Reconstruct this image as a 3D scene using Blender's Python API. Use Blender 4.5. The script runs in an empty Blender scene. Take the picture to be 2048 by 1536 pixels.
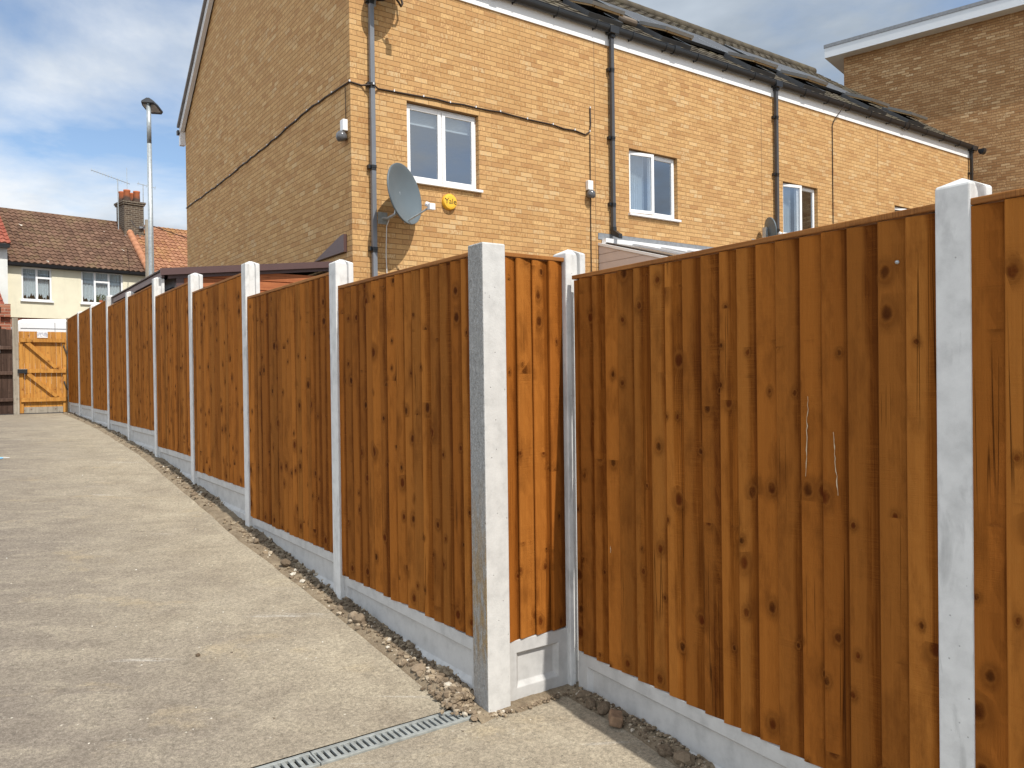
import bpy, math, random
from mathutils import Vector, Matrix, noise as mnoise

random.seed(7)
S = bpy.context.scene
COL = S.collection
R = math.radians
ZC = 1.58                      # eye height; survey heights below are relative to the eye

# ------------------------------------------------------------------ camera
yaw, pit, rol = R(54.803), R(-0.487), R(-0.745)
F = Vector((math.cos(yaw)*math.cos(pit), math.sin(yaw)*math.cos(pit), math.sin(pit)))
R0 = Vector((math.sin(yaw), -math.cos(yaw), 0)); U0 = R0.cross(F)
RR = math.cos(rol)*R0 + math.sin(rol)*U0
UU = -math.sin(rol)*R0 + math.cos(rol)*U0
cd = bpy.data.cameras.new('camera'); cam = bpy.data.objects.new('camera', cd); COL.objects.link(cam)
cd.sensor_width = 36; cd.lens = 36*1574.5/2048; cd.clip_start = 0.05; cd.clip_end = 2000
cam.matrix_world = Matrix(((RR.x, UU.x, -F.x, 0), (RR.y, UU.y, -F.y, 0), (RR.z, UU.z, -F.z, ZC), (0, 0, 0, 1)))
S.camera = cam

# ------------------------------------------------------------------ sky and sun
SUN_EL, SUN_AZ = R(52), R(2.2)        # azimuth measured from -Y towards +X
w = bpy.data.worlds.new('World'); S.world = w; w.use_nodes = True
nt = w.node_tree; nt.nodes.clear()
def N(t, typ, **kw):
    n = t.nodes.new(typ)
    for k, v in kw.items(): setattr(n, k, v)
    return n
out = N(nt, 'ShaderNodeOutputWorld'); bg = N(nt, 'ShaderNodeBackground')
sky = N(nt, 'ShaderNodeTexSky', sky_type='NISHITA', sun_disc=False)
sky.sun_elevation = SUN_EL; sky.sun_rotation = math.pi - SUN_AZ
sky.air_density = 1.0; sky.dust_density = 0.6; sky.ozone_density = 1.6
bg.inputs['Strength'].default_value = 0.13
tc = N(nt, 'ShaderNodeTexCoord'); sx = N(nt, 'ShaderNodeSeparateXYZ')
nt.links.new(tc.outputs['Generated'], sx.inputs[0])
def wm(op, a, b=None, c=None):
    n = N(nt, 'ShaderNodeMath', operation=op)
    for i, x in enumerate((a, b, c)):
        if x is None: continue
        if isinstance(x, (int, float)): n.inputs[i].default_value = x
        else: nt.links.new(x, n.inputs[i])
    return n.outputs[0]
zz = wm('ADD', wm('MAXIMUM', sx.outputs[2], 0.0), 0.22)
cx = N(nt, 'ShaderNodeCombineXYZ')
nt.links.new(wm('DIVIDE', sx.outputs[0], zz), cx.inputs[0]); nt.links.new(wm('DIVIDE', sx.outputs[1], zz), cx.inputs[1])
cx.inputs[2].default_value = 3.7
def wnoise(scale, det, rough, dist, w_=0.0):
    n = N(nt, 'ShaderNodeTexNoise', noise_dimensions='4D')
    n.inputs['Scale'].default_value = scale; n.inputs['Detail'].default_value = det
    n.inputs['Roughness'].default_value = rough; n.inputs['Distortion'].default_value = dist; n.inputs['W'].default_value = w_
    nt.links.new(cx.outputs[0], n.inputs['Vector']); return n.outputs['Fac']
def wramp(fac, pts):
    n = N(nt, 'ShaderNodeValToRGB'); e = n.color_ramp.elements
    while len(e) < len(pts): e.new(0.5)
    for i, (p, c) in enumerate(pts):
        e[i].position = p; e[i].color = (*c, 1) if len(c) == 3 else c
    nt.links.new(fac, n.inputs[0]); return n.outputs[0]
cov = wramp(wnoise(1.05, 9, 0.57, 0.35, 6.6), [(0.375, (0, 0, 0)), (0.525, (1, 1, 1))])
shade = wramp(wnoise(1.1, 7, 0.55, 0.2, 5.1), [(0.38, (2.2, 2.6, 3.1)), (0.50, (3.5, 3.95, 4.5)), (0.62, (5.6, 5.85, 6.1))])
# unseen brighter cloud added to the west (-X) to fill the faces turned from the sun
west = wramp(wm('MULTIPLY', sx.outputs[0], -1.0), [(0.05, (1.0, 1.0, 1.0)), (0.55, (1.75, 1.74, 1.73))])
wcov = wramp(wm('MULTIPLY', sx.outputs[0], -1.0), [(0.05, (0, 0, 0)), (0.45, (0.8, 0.8, 0.8))])
ms = N(nt, 'ShaderNodeMix', data_type='RGBA', blend_type='MULTIPLY'); ms.inputs[0].default_value = 1.0
nt.links.new(shade, ms.inputs[6]); nt.links.new(west, ms.inputs[7]); shade = ms.outputs[2]
cov = wm('MAXIMUM', cov, wcov)
mx = N(nt, 'ShaderNodeMix', data_type='RGBA')
nt.links.new(cov, mx.inputs[0]); nt.links.new(sky.outputs[0], mx.inputs[6]); nt.links.new(shade, mx.inputs[7])
nt.links.new(mx.outputs[2], bg.inputs['Color']); nt.links.new(bg.outputs[0], out.inputs[0])

sl = bpy.data.lights.new('sun', 'SUN'); sl.energy = 4.0; sl.angle = R(0.5); sl.color = (1.0, 0.955, 0.88)
so = bpy.data.objects.new('sun', sl); COL.objects.link(so)
sd = Vector((math.sin(SUN_AZ)*math.cos(SUN_EL), -math.cos(SUN_AZ)*math.cos(SUN_EL), math.sin(SUN_EL)))
so.rotation_euler = sd.to_track_quat('Z', 'Y').to_euler(); so.location = sd*60
S.view_settings.view_transform = 'Standard'; S.view_settings.look = 'None'
S.view_settings.gamma = 1.0; S.view_settings.exposure = 0.32

# ------------------------------------------------------------------ material helpers
class M:
    """small node-graph builder"""
    def __init__(s, name, rough=0.8, spec=0.3, metal=0.0):
        s.m = bpy.data.materials.new(name); s.m.use_nodes = True; s.t = s.m.node_tree
        s.p = s.t.nodes['Principled BSDF']
        s.set('Roughness', rough); s.set('Specular IOR Level', spec); s.set('Metallic', metal)
        s._tc = None
    def set(s, k, v):
        i = s.p.inputs[k]
        if hasattr(v, 'links') or isinstance(v, bpy.types.NodeSocket): s.t.links.new(v, i)
        elif isinstance(v, tuple) and len(v) == 3: i.default_value = (*v, 1)
        else: i.default_value = v
        return s
    def n(s, typ, **kw): return N(s.t, typ, **kw)
    def lk(s, v, i):
        if isinstance(v, bpy.types.NodeSocket): s.t.links.new(v, i)
        elif v is not None:
            try: i.default_value = v
            except Exception: i.default_value = (*v, 1)
    def tc(s, o='Object'):
        if s._tc is None: s._tc = s.n('ShaderNodeTexCoord')
        return s._tc.outputs[o]
    def ma(s, op, a, b=None, c=None, clamp=False):
        n = s.n('ShaderNodeMath', operation=op, use_clamp=clamp)
        for i, x in enumerate((a, b, c)):
            if x is not None: s.lk(x, n.inputs[i])
        return n.outputs[0]
    def vm(s, op, a, b=None):
        n = s.n('ShaderNodeVectorMath', operation=op); s.lk(a, n.inputs[0])
        if b is not None: s.lk(b, n.inputs[1])
        return n.outputs[0]
    def sep(s, v):
        n = s.n('ShaderNodeSeparateXYZ'); s.lk(v, n.inputs[0]); return n.outputs
    def cmb(s, x, y, z):
        n = s.n('ShaderNodeCombineXYZ')
        for i, a in enumerate((x, y, z)): s.lk(a, n.inputs[i])
        return n.outputs[0]
    def noise(s, v, scale, det=4, rough=0.55, dist=0.0, col=False):
        n = s.n('ShaderNodeTexNoise'); s.lk(v, n.inputs['Vector'])
        for k, x in (('Scale', scale), ('Detail', det), ('Roughness', rough), ('Distortion', dist)): n.inputs[k].default_value = x
        return n.outputs['Color' if col else 'Fac']
    def vor(s, v, scale, o='Distance', rnd=1.0, dim='3D', feat='F1'):
        n = s.n('ShaderNodeTexVoronoi', voronoi_dimensions=dim, feature=feat); s.lk(v, n.inputs['Vector'])
        n.inputs['Scale'].default_value = scale; n.inputs['Randomness'].default_value = rnd
        return n.outputs[o]
    def white(s, v, o='Value'):
        n = s.n('ShaderNodeTexWhiteNoise', noise_dimensions='3D'); s.lk(v, n.inputs['Vector']); return n.outputs[o]
    def ramp(s, f, pts, interp='LINEAR'):
        n = s.n('ShaderNodeValToRGB'); n.color_ramp.interpolation = interp; e = n.color_ramp.elements
        while len(e) < len(pts): e.new(0.5)
        for i, (p, c) in enumerate(pts):
            e[i].position = p; e[i].color = (c, c, c, 1) if isinstance(c, (int, float)) else (*c, 1)
        s.lk(f, n.inputs[0]); return n.outputs[0]
    def mix(s, f, a, b, mode='MIX'):
        n = s.n('ShaderNodeMix', data_type='RGBA', blend_type=mode); s.lk(f, n.inputs[0])
        for x, i in ((a, 6), (b, 7)):
            if isinstance(x, tuple): n.inputs[i].default_value = (*x, 1)
            else: s.lk(x, n.inputs[i])
        return n.outputs[2]
    def attr(s, name='bid'):
        return s.n('ShaderNodeAttribute', attribute_name=name).outputs['Fac']
    def bump(s, h, strength=0.5, dist=0.01):
        n = s.n('ShaderNodeBump'); s.lk(h, n.inputs['Height']); n.inputs['Strength'].default_value = strength
        n.inputs['Distance'].default_value = dist; s.t.links.new(n.outputs[0], s.p.inputs['Normal']); return s
    def scale(s, v, x, y, z): return s.vm('MULTIPLY', v, (x, y, z))

def plain(name, c, rough=0.5, spec=0.4, metal=0.0, var=0.12, sc=6.0, bump=0.0):
    m = M(name, rough, spec, metal)
    f = m.noise(m.tc(), sc, 5, 0.6)
    lo = tuple(x*(1-var) for x in c); hi = tuple(min(1, x*(1+var)) for x in c)
    m.set('Base Color', m.ramp(f, [(0.3, lo), (0.7, hi)]))
    if bump: m.bump(m.noise(m.tc(), sc*12, 3), bump, 0.004)
    return m.m

def brick_mat(name, cols, mort, L=0.225, H=0.075, jw=0.0085, smear=True, zoff=0.0, bs=0.6, perp=(1.45, 1.5, 1.6)):
    m = M(name, 0.85, 0.2)
    P = m.sep(m.tc()); Nn = m.sep(m.tc('Normal'))
    u = m.ma('ADD', m.ma('MULTIPLY', P[0], m.ma('ABSOLUTE', Nn[1])), m.ma('MULTIPLY', P[1], m.ma('ABSOLUTE', Nn[0])))
    wob = m.ma('MULTIPLY', m.ma('SUBTRACT', m.noise(m.tc(), 9, 3), 0.5), 0.008)
    z = m.ma('ADD', m.ma('ADD', P[2], zoff), wob)
    row = m.ma('FLOOR', m.ma('DIVIDE', z, H))
    odd = m.ma('MODULO', m.ma('ABSOLUTE', row), 2.0)
    uu = m.ma('ADD', m.ma('ADD', u, m.ma('MULTIPLY', odd, L/2)), m.ma('MULTIPLY', m.white(m.cmb(row, 3.3, 1.1)), 0.012))
    q = m.ma('DIVIDE', uu, L); colm = m.ma('FLOOR', q)
    fu = m.ma('MULTIPLY', m.ma('FRACT', q), L); fz = m.ma('MULTIPLY', m.ma('FRACT', m.ma('DIVIDE', z, H)), H)
    du = m.ma('MINIMUM', fu, m.ma('SUBTRACT', L, fu)); dz = m.ma('MINIMUM', fz, m.ma('SUBTRACT', H, fz))
    d = m.ma('MINIMUM', du, dz)
    d2 = m.ma('ADD', d, m.ma('MULTIPLY', m.ma('SUBTRACT', m.noise(m.tc(), 60, 2), 0.5), 0.004))
    mask = m.ramp(m.ma('DIVIDE', d2, jw), [(0.35, 0.0), (0.75, 1.0)])          # 1 on the brick, 0 in the joint
    r1 = m.white(m.cmb(row, colm, 0.0)); r2 = m.white(m.cmb(row, colm, 7.0))
    base = m.ramp(r1, cols)
    big = m.noise(m.tc(), 0.9, 3)
    base = m.mix(m.ramp(big, [(0.35, 0.0), (0.7, 0.35)]), base, tuple(x*0.78 for x in cols[2][1]))
    if smear:   # flashed ends and darker smears inside a brick
        sm = m.noise(m.cmb(m.ma('MULTIPLY', u, 42), m.ma('MULTIPLY', z, 17), m.ma('MULTIPLY', r2, 40)), 1.0, 3)
        base = m.mix(m.ramp(sm, [(0.44, 0.0), (0.60, 0.85)]), base, m.mix(r2, tuple(x*y for x, y in zip(cols[2][1], (0.74, 0.62, 0.52))), tuple(x*1.25 for x in cols[3][1])))
    fine = m.noise(m.tc(), 90, 4, 0.7)
    base = m.mix(0.35, base, m.mix(fine, (0.25, 0.25, 0.25), (0.85, 0.85, 0.85)), 'OVERLAY')
    bedm = m.ma('GREATER_THAN', du, dz)
    mort2 = m.mix(bedm, tuple(x*y for x, y in zip(mort, perp)), mort)  # bed joints darker than perps: shade under each course painted into the mortar
    mcol = m.mix(0.5, mort2, m.mix(m.noise(m.tc(), 14, 3), (0.2, 0.2, 0.2), (0.8, 0.8, 0.8)), 'OVERLAY')
    m.set('Base Color', m.mix(mask, mcol, base))
    h = m.ma('ADD', m.ma('MULTIPLY', mask, 1.0), m.ma('MULTIPLY', fine, 0.3))
    m.bump(h, bs, 0.008)
    return m.m

def wood_mat(name, dark, mid, light, var=0.35, knots=True, bs=0.35, rough=0.75, vert=True, spec=0.25, sap=0.0):
    m = M(name, rough, spec)
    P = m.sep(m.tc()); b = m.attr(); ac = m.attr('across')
    a, l = (P[0], P[2]) if vert else (P[2], P[0])
    r1 = m.white(m.cmb(b, 1.0, 2.0)); r2 = m.white(m.cmb(b, 5.0, 3.0)); r3 = m.white(m.cmb(b, 9.0, 4.0)); r4 = m.white(m.cmb(b, 2.0, 8.0))
    a2 = m.ma('ADD', a, P[1])
    # knots: mostly in whorls, rows a good half metre apart, nearly level from board to board
    grp = m.ma('FLOOR', m.ma('DIVIDE', b, 4.0))
    rowp = m.ma('ADD', l, m.ma('ADD', m.ma('MULTIPLY', m.white(m.cmb(grp, 1.5, 6.0)), 0.5), m.ma('MULTIPLY', r2, 0.05)))
    rowd = m.ma('ABSOLUTE', m.ma('SUBTRACT', m.ma('FRACT', m.ma('DIVIDE', rowp, 0.47)), 0.5))
    thr = m.ramp(rowd, [(0.07, 0.12), (0.15, 0.80)])
    kv = m.cmb(m.ma('ADD', a2, m.ma('MULTIPLY', r1, 0.02)), m.ma('MULTIPLY', m.ma('ADD', l, m.ma('MULTIPLY', r2, 0.05)), 0.8), 0.0)
    kd0 = m.vor(kv, 8.5, 'Distance', 0.85, '2D'); kc = m.sep(m.vor(kv, 8.5, 'Color', 0.85, '2D'))
    kd = m.ma('ADD', kd0, m.ma('MULTIPLY', m.ma('SUBTRACT', m.noise(m.tc(), 55, 3), 0.5), 0.10))
    kon = m.ma('GREATER_THAN', kc[0], thr)
    kr = m.ma('DIVIDE', kd, m.ma('ADD', 0.55, m.ma('MULTIPLY', m.ma('POWER', kc[1], 2.0), 1.1)))
    halo = m.ma('MULTIPLY', m.ramp(kr, [(0.05, 1.0), (0.42, 0.0)], 'EASE'), kon)
    core = m.ma('MULTIPLY', m.ramp(kr, [(0.06, 1.0), (0.14, 0.0)]), kon)
    rim = m.ma('MULTIPLY', m.ramp(kr, [(0.10, 0.0), (0.15, 1.0), (0.22, 0.0)]), kon)
    warp = m.ma('ADD', m.ma('MULTIPLY', m.noise(m.cmb(m.ma('MULTIPLY', a2, 6), m.ma('MULTIPLY', l, 1.3), b), 1.0, 2), 0.035), m.ma('MULTIPLY', halo, 0.02))
    gv = m.cmb(m.ma('MULTIPLY', m.ma('ADD', a2, warp), 210), m.ma('MULTIPLY', l, 2.4), m.ma('MULTIPLY', b, 3.7))
    grain = m.noise(gv, 1.0, 4, 0.6)
    broad = m.noise(m.cmb(m.ma('MULTIPLY', a2, 30), m.ma('MULTIPLY', l, 0.8), b), 1.0, 3)
    saw = m.noise(m.cmb(m.ma('MULTIPLY', a2, 6), m.ma('MULTIPLY', l, 300), b), 1.0, 3)
    sawon = m.ramp(m.noise(m.cmb(m.ma('MULTIPLY', a2, 5), m.ma('MULTIPLY', l, 4), b), 1.0, 2), [(0.42, 0.0), (0.62, 1.0)])
    g = m.ma('ADD', m.ma('MULTIPLY', grain, 0.42), m.ma('ADD', m.ma('MULTIPLY', broad, 0.46), m.ma('MULTIPLY', m.ma('MULTIPLY', m.ma('SUBTRACT', saw, 0.5), sawon), 0.45)))
    c = m.ramp(g, [(0.29, dark), (0.44, mid), (0.61, light)])
    if sap:      # paler sapwood down one side of many boards
        edge = m.ma('ADD', ac, m.ma('MULTIPLY', m.ma('SUBTRACT', m.noise(m.cmb(m.ma('MULTIPLY', a2, 4), m.ma('MULTIPLY', l, 1.7), b), 1.0, 3), 0.5), 0.55))
        zone = m.ramp(m.ma('SUBTRACT', edge, m.ma('ADD', 0.12, m.ma('MULTIPLY', r4, 0.6))), [(0.10, 1.0), (0.24, 0.0)])
        c = m.mix(m.ma('MULTIPLY', m.ma('POWER', m.ma('ADD', ac, m.ma('MULTIPLY', m.ma('SUBTRACT', r2, 0.5), 0.4), clamp=True), 2.2), 0.55), c, dark)  # darker towards the thin edge: overlap shade painted into the board colour
        c = m.mix(m.ma('MULTIPLY', zone, sap), c, m.mix(1.0, light, m.mix(r1, (1.06, 1.22, 1.75), (1.28, 1.28, 1.3)), 'MULTIPLY') if False else m.mix(r1, tuple(x*y for x, y in zip(light, (1.0, 1.10, 1.30))), tuple(x*y for x, y in zip(light, (1.2, 1.15, 1.1)))))
    tint = m.ma('ADD', 1.0 - var, m.ma('MULTIPLY', r3, var*2))
    c = m.mix(1.0, c, m.cmb(tint, m.ma('POWER', tint, 1.15), m.ma('POWER', tint, 1.3)), 'MULTIPLY')
    stain = m.noise(m.cmb(m.ma('MULTIPLY', a2, 7), m.ma('MULTIPLY', l, 2.6), m.ma('MULTIPLY', b, 0.6)), 1.0, 5, 0.65)
    c = m.mix(m.ramp(stain, [(0.50, 0.0), (0.74, 0.65)]), c, tuple(x*0.85 for x in dark))
    ck = m.ma('ABSOLUTE', m.ma('SUBTRACT', m.noise(m.cmb(m.ma('MULTIPLY', a2, 26), m.ma('MULTIPLY', l, 0.30), b), 1.0, 1), 0.5))
    crack = m.ma('MULTIPLY', m.ramp(ck, [(0.004, 1.0), (0.012, 0.0)]), m.ramp(m.noise(m.cmb(m.ma('MULTIPLY', a2, 4), m.ma('MULTIPLY', l, 1.1), b), 1.0, 2), [(0.58, 0.0), (0.64, 1.0)]))
    c = m.mix(m.ma('MULTIPLY', crack, 0.7), c, tuple(x*0.35 for x in dark))
    if knots:
        c = m.mix(m.ma('MULTIPLY', halo, 0.68), c, tuple(x*0.75 for x in dark))
        c = m.mix(m.ma('MULTIPLY', core, 0.75), c, m.mix(kc[2], tuple(x*0.25 for x in dark), tuple(x*y for x, y in zip(dark, (0.95, 0.6, 0.5)))))
        c = m.mix(m.ma('MULTIPLY', rim, 0.35), c, light)
    m.set('Base Color', c)
    h = m.ma('ADD', m.ma('MULTIPLY', grain, 0.5), m.ma('ADD', m.ma('MULTIPLY', m.ma('MULTIPLY', saw, sawon), 0.6), m.ma('SUBTRACT', m.ma('MULTIPLY', rim, 0.6), m.ma('MULTIPLY', crack, 0.8))))
    m.bump(h, bs, 0.004)
    return m.m

def concrete_mat(name, c, stain=0.25, bs=0.25, pits=True, rough_side=False):
    m = M(name, 0.9, 0.2)
    v = m.tc(); oi = m.n('ShaderNodeObjectInfo').outputs['Random']
    vv = m.vm('ADD', v, m.cmb(m.ma('MULTIPLY', oi, 31), m.ma('MULTIPLY', oi, 17), m.ma('MULTIPLY', oi, 53)))
    mott = m.noise(vv, 11, 6, 0.65); blot = m.noise(m.scale(vv, 1, 1, 0.22), 13, 5, 0.62, 0.5)
    col = m.ramp(mott, [(0.28, tuple(x*0.82 for x in c)), (0.5, c), (0.75, tuple(min(0.9, x*1.12) for x in c))])
    sp = m.ramp(blot, [(0.54, 0.0), (0.68, stain)])
    col = m.mix(sp, col, tuple(x*0.45 for x in c))
    fine = m.noise(vv, 140, 3, 0.6)
    h = m.ma('MULTIPLY', fine, 0.35)
    if pits:
        pd = m.vor(vv, 38, 'Distance', 1.0); pc = m.sep(m.vor(vv, 38, 'Color', 1.0))
        pit = m.ma('MULTIPLY', m.ramp(pd, [(0.06, 1.0), (0.13, 0.0)]), m.ma('GREATER_THAN', pc[0], 0.78))
        col = m.mix(m.ma('MULTIPLY', pit, 0.6), col, tuple(x*0.3 for x in c))
        h = m.ma('SUBTRACT', h, pit)
    if rough_side:      # the trowelled, pitted back of the corner post, rust weeping low down
        nx = m.sep(m.tc('Normal')); on = m.ma('GREATER_THAN', m.ma('MULTIPLY', nx[0], -1.0), 0.6)
        P = m.sep(v)
        crust = m.noise(m.scale(v, 1, 1, 0.55), 60, 5, 0.7, 1.2); lump = m.noise(v, 16, 4, 0.6)
        worm = m.ramp(m.noise(m.scale(v, 1, 1, 0.6), 48, 3, 0.6, 2.5), [(0.44, 0.0), (0.56, 1.0)])
        h = m.ma('ADD', h, m.ma('MULTIPLY', on, m.ma('ADD', m.ma('MULTIPLY', crust, 4.0), m.ma('ADD', m.ma('MULTIPLY', worm, 2.2), m.ma('MULTIPLY', lump, 1.5)))))
        col = m.mix(m.ma('MULTIPLY', on, 0.85), col, m.ramp(crust, [(0.32, tuple(x*0.40 for x in c)), (0.68, tuple(x*0.84 for x in c))]))
        zr = m.ramp(m.ma('MULTIPLY', P[2], 0.5), [(0.0, 0.1), (0.18, 0.2), (0.24, 1.0), (0.42, 0.8), (0.66, 0.0)])
        rn = m.noise(m.scale(v, 1, 1, 0.25), 42, 5, 0.65)
        rust = m.ma('MULTIPLY', m.ma('MULTIPLY', m.ramp(rn, [(0.36, 0.0), (0.58, 0.9)]), zr), on)
        col = m.mix(rust, col, m.mix(lump, (0.30, 0.17, 0.055), (0.42, 0.29, 0.13)))
    m.set('Base Color', col); m.bump(h, bs, 0.006)
    return m.m

# ------------------------------------------------------------------ mesh helpers
class MB:
    def __init__(s): s.v, s.f, s.b, s.c = [], [], [], {}
    def add(s, vs, fs, bid=0.0, across=None):
        o = len(s.v)
        if across: s.c.update({o+i: a for i, a in enumerate(across)})
        s.v += [tuple(x) for x in vs]; s.f += [tuple(i+o for i in f) for f in fs]; s.b += [bid]*len(vs); return s
    def box(s, x0, x1, y0, y1, z0, z1, bid=0.0):
        return s.add([(x0,y0,z0),(x1,y0,z0),(x1,y1,z0),(x0,y1,z0),(x0,y0,z1),(x1,y0,z1),(x1,y1,z1),(x0,y1,z1)],
                     [(0,3,2,1),(4,5,6,7),(0,1,5,4),(1,2,6,5),(2,3,7,6),(3,0,4,7)], bid)
    def prism(s, poly, axis, a0, a1, bid=0.0):
        """poly: 2-D outline, extruded along axis (0,1,2); the outline uses the other two axes in order"""
        n = len(poly)
        def P(p, a):
            q = list(p); q.insert(axis, a); return tuple(q)
        vs = [P(p, a0) for p in poly] + [P(p, a1) for p in poly]
        area = sum(poly[i][0]*poly[(i+1) % n][1]-poly[(i+1) % n][0]*poly[i][1] for i in range(n))
        if axis == 1: area = -area
        fs = [tuple(range(n))[::-1], tuple(range(n, 2*n))] + [(i, (i+1) % n, n+(i+1) % n, n+i) for i in range(n)]
        if area < 0: fs = [f[::-1] for f in fs]
        return s.add(vs, fs, bid)
    def tube(s, path, r, n=8, bid=0.0, cap=True):
        pts = [Vector(p) for p in path]; rs = r if isinstance(r, (list, tuple)) else [r]*len(pts)
        vs, fs = [], []; up = Vector((0, 0, 1)); prev = None
        for i, p in enumerate(pts):
            t = (pts[min(i+1, len(pts)-1)]-pts[max(i-1, 0)]).normalized()
            a = prev if prev is not None else (Vector((1, 0, 0)) if abs(t.z) > 0.9 else up)
            u = (a - t*a.dot(t)).normalized(); prev = u; vv = t.cross(u)
            vs += [p + (u*math.cos(2*math.pi*k/n) + vv*math.sin(2*math.pi*k/n))*rs[i] for k in range(n)]
        for i in range(len(pts)-1):
            for k in range(n):
                fs.append((i*n+k, i*n+(k+1) % n, (i+1)*n+(k+1) % n, (i+1)*n+k))
        if cap: fs += [tuple(range(n))[::-1], tuple(range((len(pts)-1)*n, len(pts)*n))]
        return s.add(vs, fs, bid)
    def lathe(s, prof, n=24, org=(0, 0, 0), zax=(0, 0, 1), bid=0.0):
        q = Vector(zax).to_track_quat('Z', 'Y'); o = Vector(org); vs, fs = [], []
        for (r, z) in prof: vs += [o + q @ Vector((r*math.cos(2*math.pi*k/n), r*math.sin(2*math.pi*k/n), z)) for k in range(n)]
        for i in range(len(prof)-1):
            for k in range(n): fs.append((i*n+k, i*n+(k+1) % n, (i+1)*n+(k+1) % n, (i+1)*n+k))
        return s.add(vs, fs, bid)
    def xf(s, mat):
        s.v = [tuple(mat @ Vector(p)) for p in s.v]; return s
    def build(s, name, mat, parent=None, smooth=False, bevel=0.0, loc=None, rotz=0.0):
        me = bpy.data.meshes.new(name); me.from_pydata(s.v, [], s.f)
        a = me.attributes.new('bid', 'FLOAT', 'POINT'); a.data.foreach_set('value', s.b)
        a = me.attributes.new('across', 'FLOAT', 'POINT'); a.data.foreach_set('value', [s.c.get(i, 0.5) for i in range(len(s.v))])
        me.materials.append(mat); me.update()
        if smooth: me.polygons.foreach_set('use_smooth', [True]*len(me.polygons))
        o = bpy.data.objects.new(name, me); COL.objects.link(o)
        if parent is not None: o.parent = parent
        if loc is not None: o.location = loc
        if rotz: o.rotation_euler.z = rotz
        if bevel:
            md = o.modifiers.new('bevel', 'BEVEL'); md.width = bevel; md.segments = 2; md.limit_method = 'ANGLE'; md.angle_limit = R(40)
        return o

def tag(o, label, cat, group=None):
    o['label'] = label; o['category'] = cat
    if group: o['group'] = group
    return o
def thing(name, label, cat, loc=(0, 0, 0), rotz=0.0, group=None):
    o = bpy.data.objects.new(name, None); COL.objects.link(o); o.location = loc; o.rotation_euler.z = rotz
    o.empty_display_size = 0.2
    return tag(o, label, cat, group)
def kind(o, k): o['kind'] = k; return o
def dup(root, loc, rotz, label, group=None):
    c = root.copy(); COL.objects.link(c); c.location = loc; c.rotation_euler.z = rotz; c['label'] = label
    if group: c['group'] = group
    for ch in list(root.children):
        d = ch.copy(); COL.objects.link(d); d.parent = c
        for g in list(ch.children):
            e = g.copy(); COL.objects.link(e); e.parent = d
    return c

# ------------------------------------------------------------------ materials
BR_COLS = [(0.0, (0.385, 0.210, 0.092)), (0.15, (0.435, 0.250, 0.108)), (0.45, (0.475, 0.283, 0.121)), (0.8, (0.500, 0.312, 0.138)), (1.0, (0.56, 0.40, 0.22))]
m_brick = brick_mat('buff_brick', BR_COLS, (0.25, 0.14, 0.058), jw=0.008)
m_brick2 = brick_mat('brown_buff_brick', [(0.0, (0.27, 0.138, 0.058)), (0.3, (0.32, 0.172, 0.074)), (0.6, (0.36, 0.205, 0.092)), (0.85, (0.44, 0.28, 0.14)), (1.0, (0.60, 0.43, 0.245))], (0.17, 0.095, 0.045), jw=0.012)
m_darkbrick = brick_mat('sooty_brick', perp=(1, 1, 1), cols= [(0.0, (0.045, 0.035, 0.028)), (0.3, (0.07, 0.052, 0.04)), (0.6, (0.09, 0.066, 0.05)), (0.8, (0.11, 0.08, 0.055)), (1.0, (0.12, 0.09, 0.065))], mort=(0.27, 0.235, 0.18), H=0.085, jw=0.013)
m_redbrick = brick_mat('red_brick', [(0.0, (0.22, 0.07, 0.045)), (0.3, (0.28, 0.10, 0.06)), (0.6, (0.33, 0.12, 0.075)), (0.8, (0.36, 0.15, 0.09)), (1.0, (0.42, 0.2, 0.12))], (0.42, 0.33, 0.25), perp=(1, 1, 1))
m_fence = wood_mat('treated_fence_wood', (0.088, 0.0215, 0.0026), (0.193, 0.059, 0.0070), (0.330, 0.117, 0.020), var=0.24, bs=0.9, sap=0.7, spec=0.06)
m_gate = wood_mat('orange_gate_wood', (0.33, 0.135, 0.025), (0.47, 0.215, 0.042), (0.57, 0.30, 0.08), var=0.12)
m_oldfence = wood_mat('dark_brown_wood', (0.035, 0.018, 0.012), (0.07, 0.040, 0.028), (0.12, 0.075, 0.055), var=0.3)
m_greywood = wood_mat('weathered_grey_wood', (0.22, 0.19, 0.15), (0.34, 0.30, 0.24), (0.46, 0.41, 0.34), var=0.12)
m_post = concrete_mat('post_concrete', (0.62, 0.618, 0.605), stain=0.5)
m_cpost = concrete_mat('corner_post_concrete', (0.55, 0.543, 0.525), stain=0.12, bs=0.6, rough_side=True)
m_gravelboard = concrete_mat('gravel_board_concrete', (0.48, 0.473, 0.46), stain=0.10, bs=0.12, pits=False)
m_white = plain('white_plastic', (0.80, 0.80, 0.80), 0.35, 0.5, var=0.03)
m_whitedull = plain('white_painted_board', (0.72, 0.72, 0.73), 0.5, 0.4, var=0.05)
m_black = plain('black_plastic', (0.018, 0.019, 0.021), 0.32, 0.5)
m_grey = plain('grey_pipe_plastic', (0.16, 0.17, 0.19), 0.38, 0.5, var=0.08)
m_dgrey = plain('dark_grey_pipe', (0.065, 0.066, 0.072), 0.35, 0.5, var=0.08)
m_cable = plain('brown_black_cable', (0.03, 0.018, 0.012), 0.6)
m_lead = plain('lead_sheet', (0.20, 0.21, 0.225), 0.55, 0.4, sc=12, var=0.2)
m_dish = plain('grey_dish_paint', (0.115, 0.145, 0.165), 0.42, 0.45, var=0.06, sc=3)
m_galv = plain('galvanised_steel', (0.42, 0.45, 0.46), 0.45, 0.5, 0.55, var=0.18, sc=20)
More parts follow.
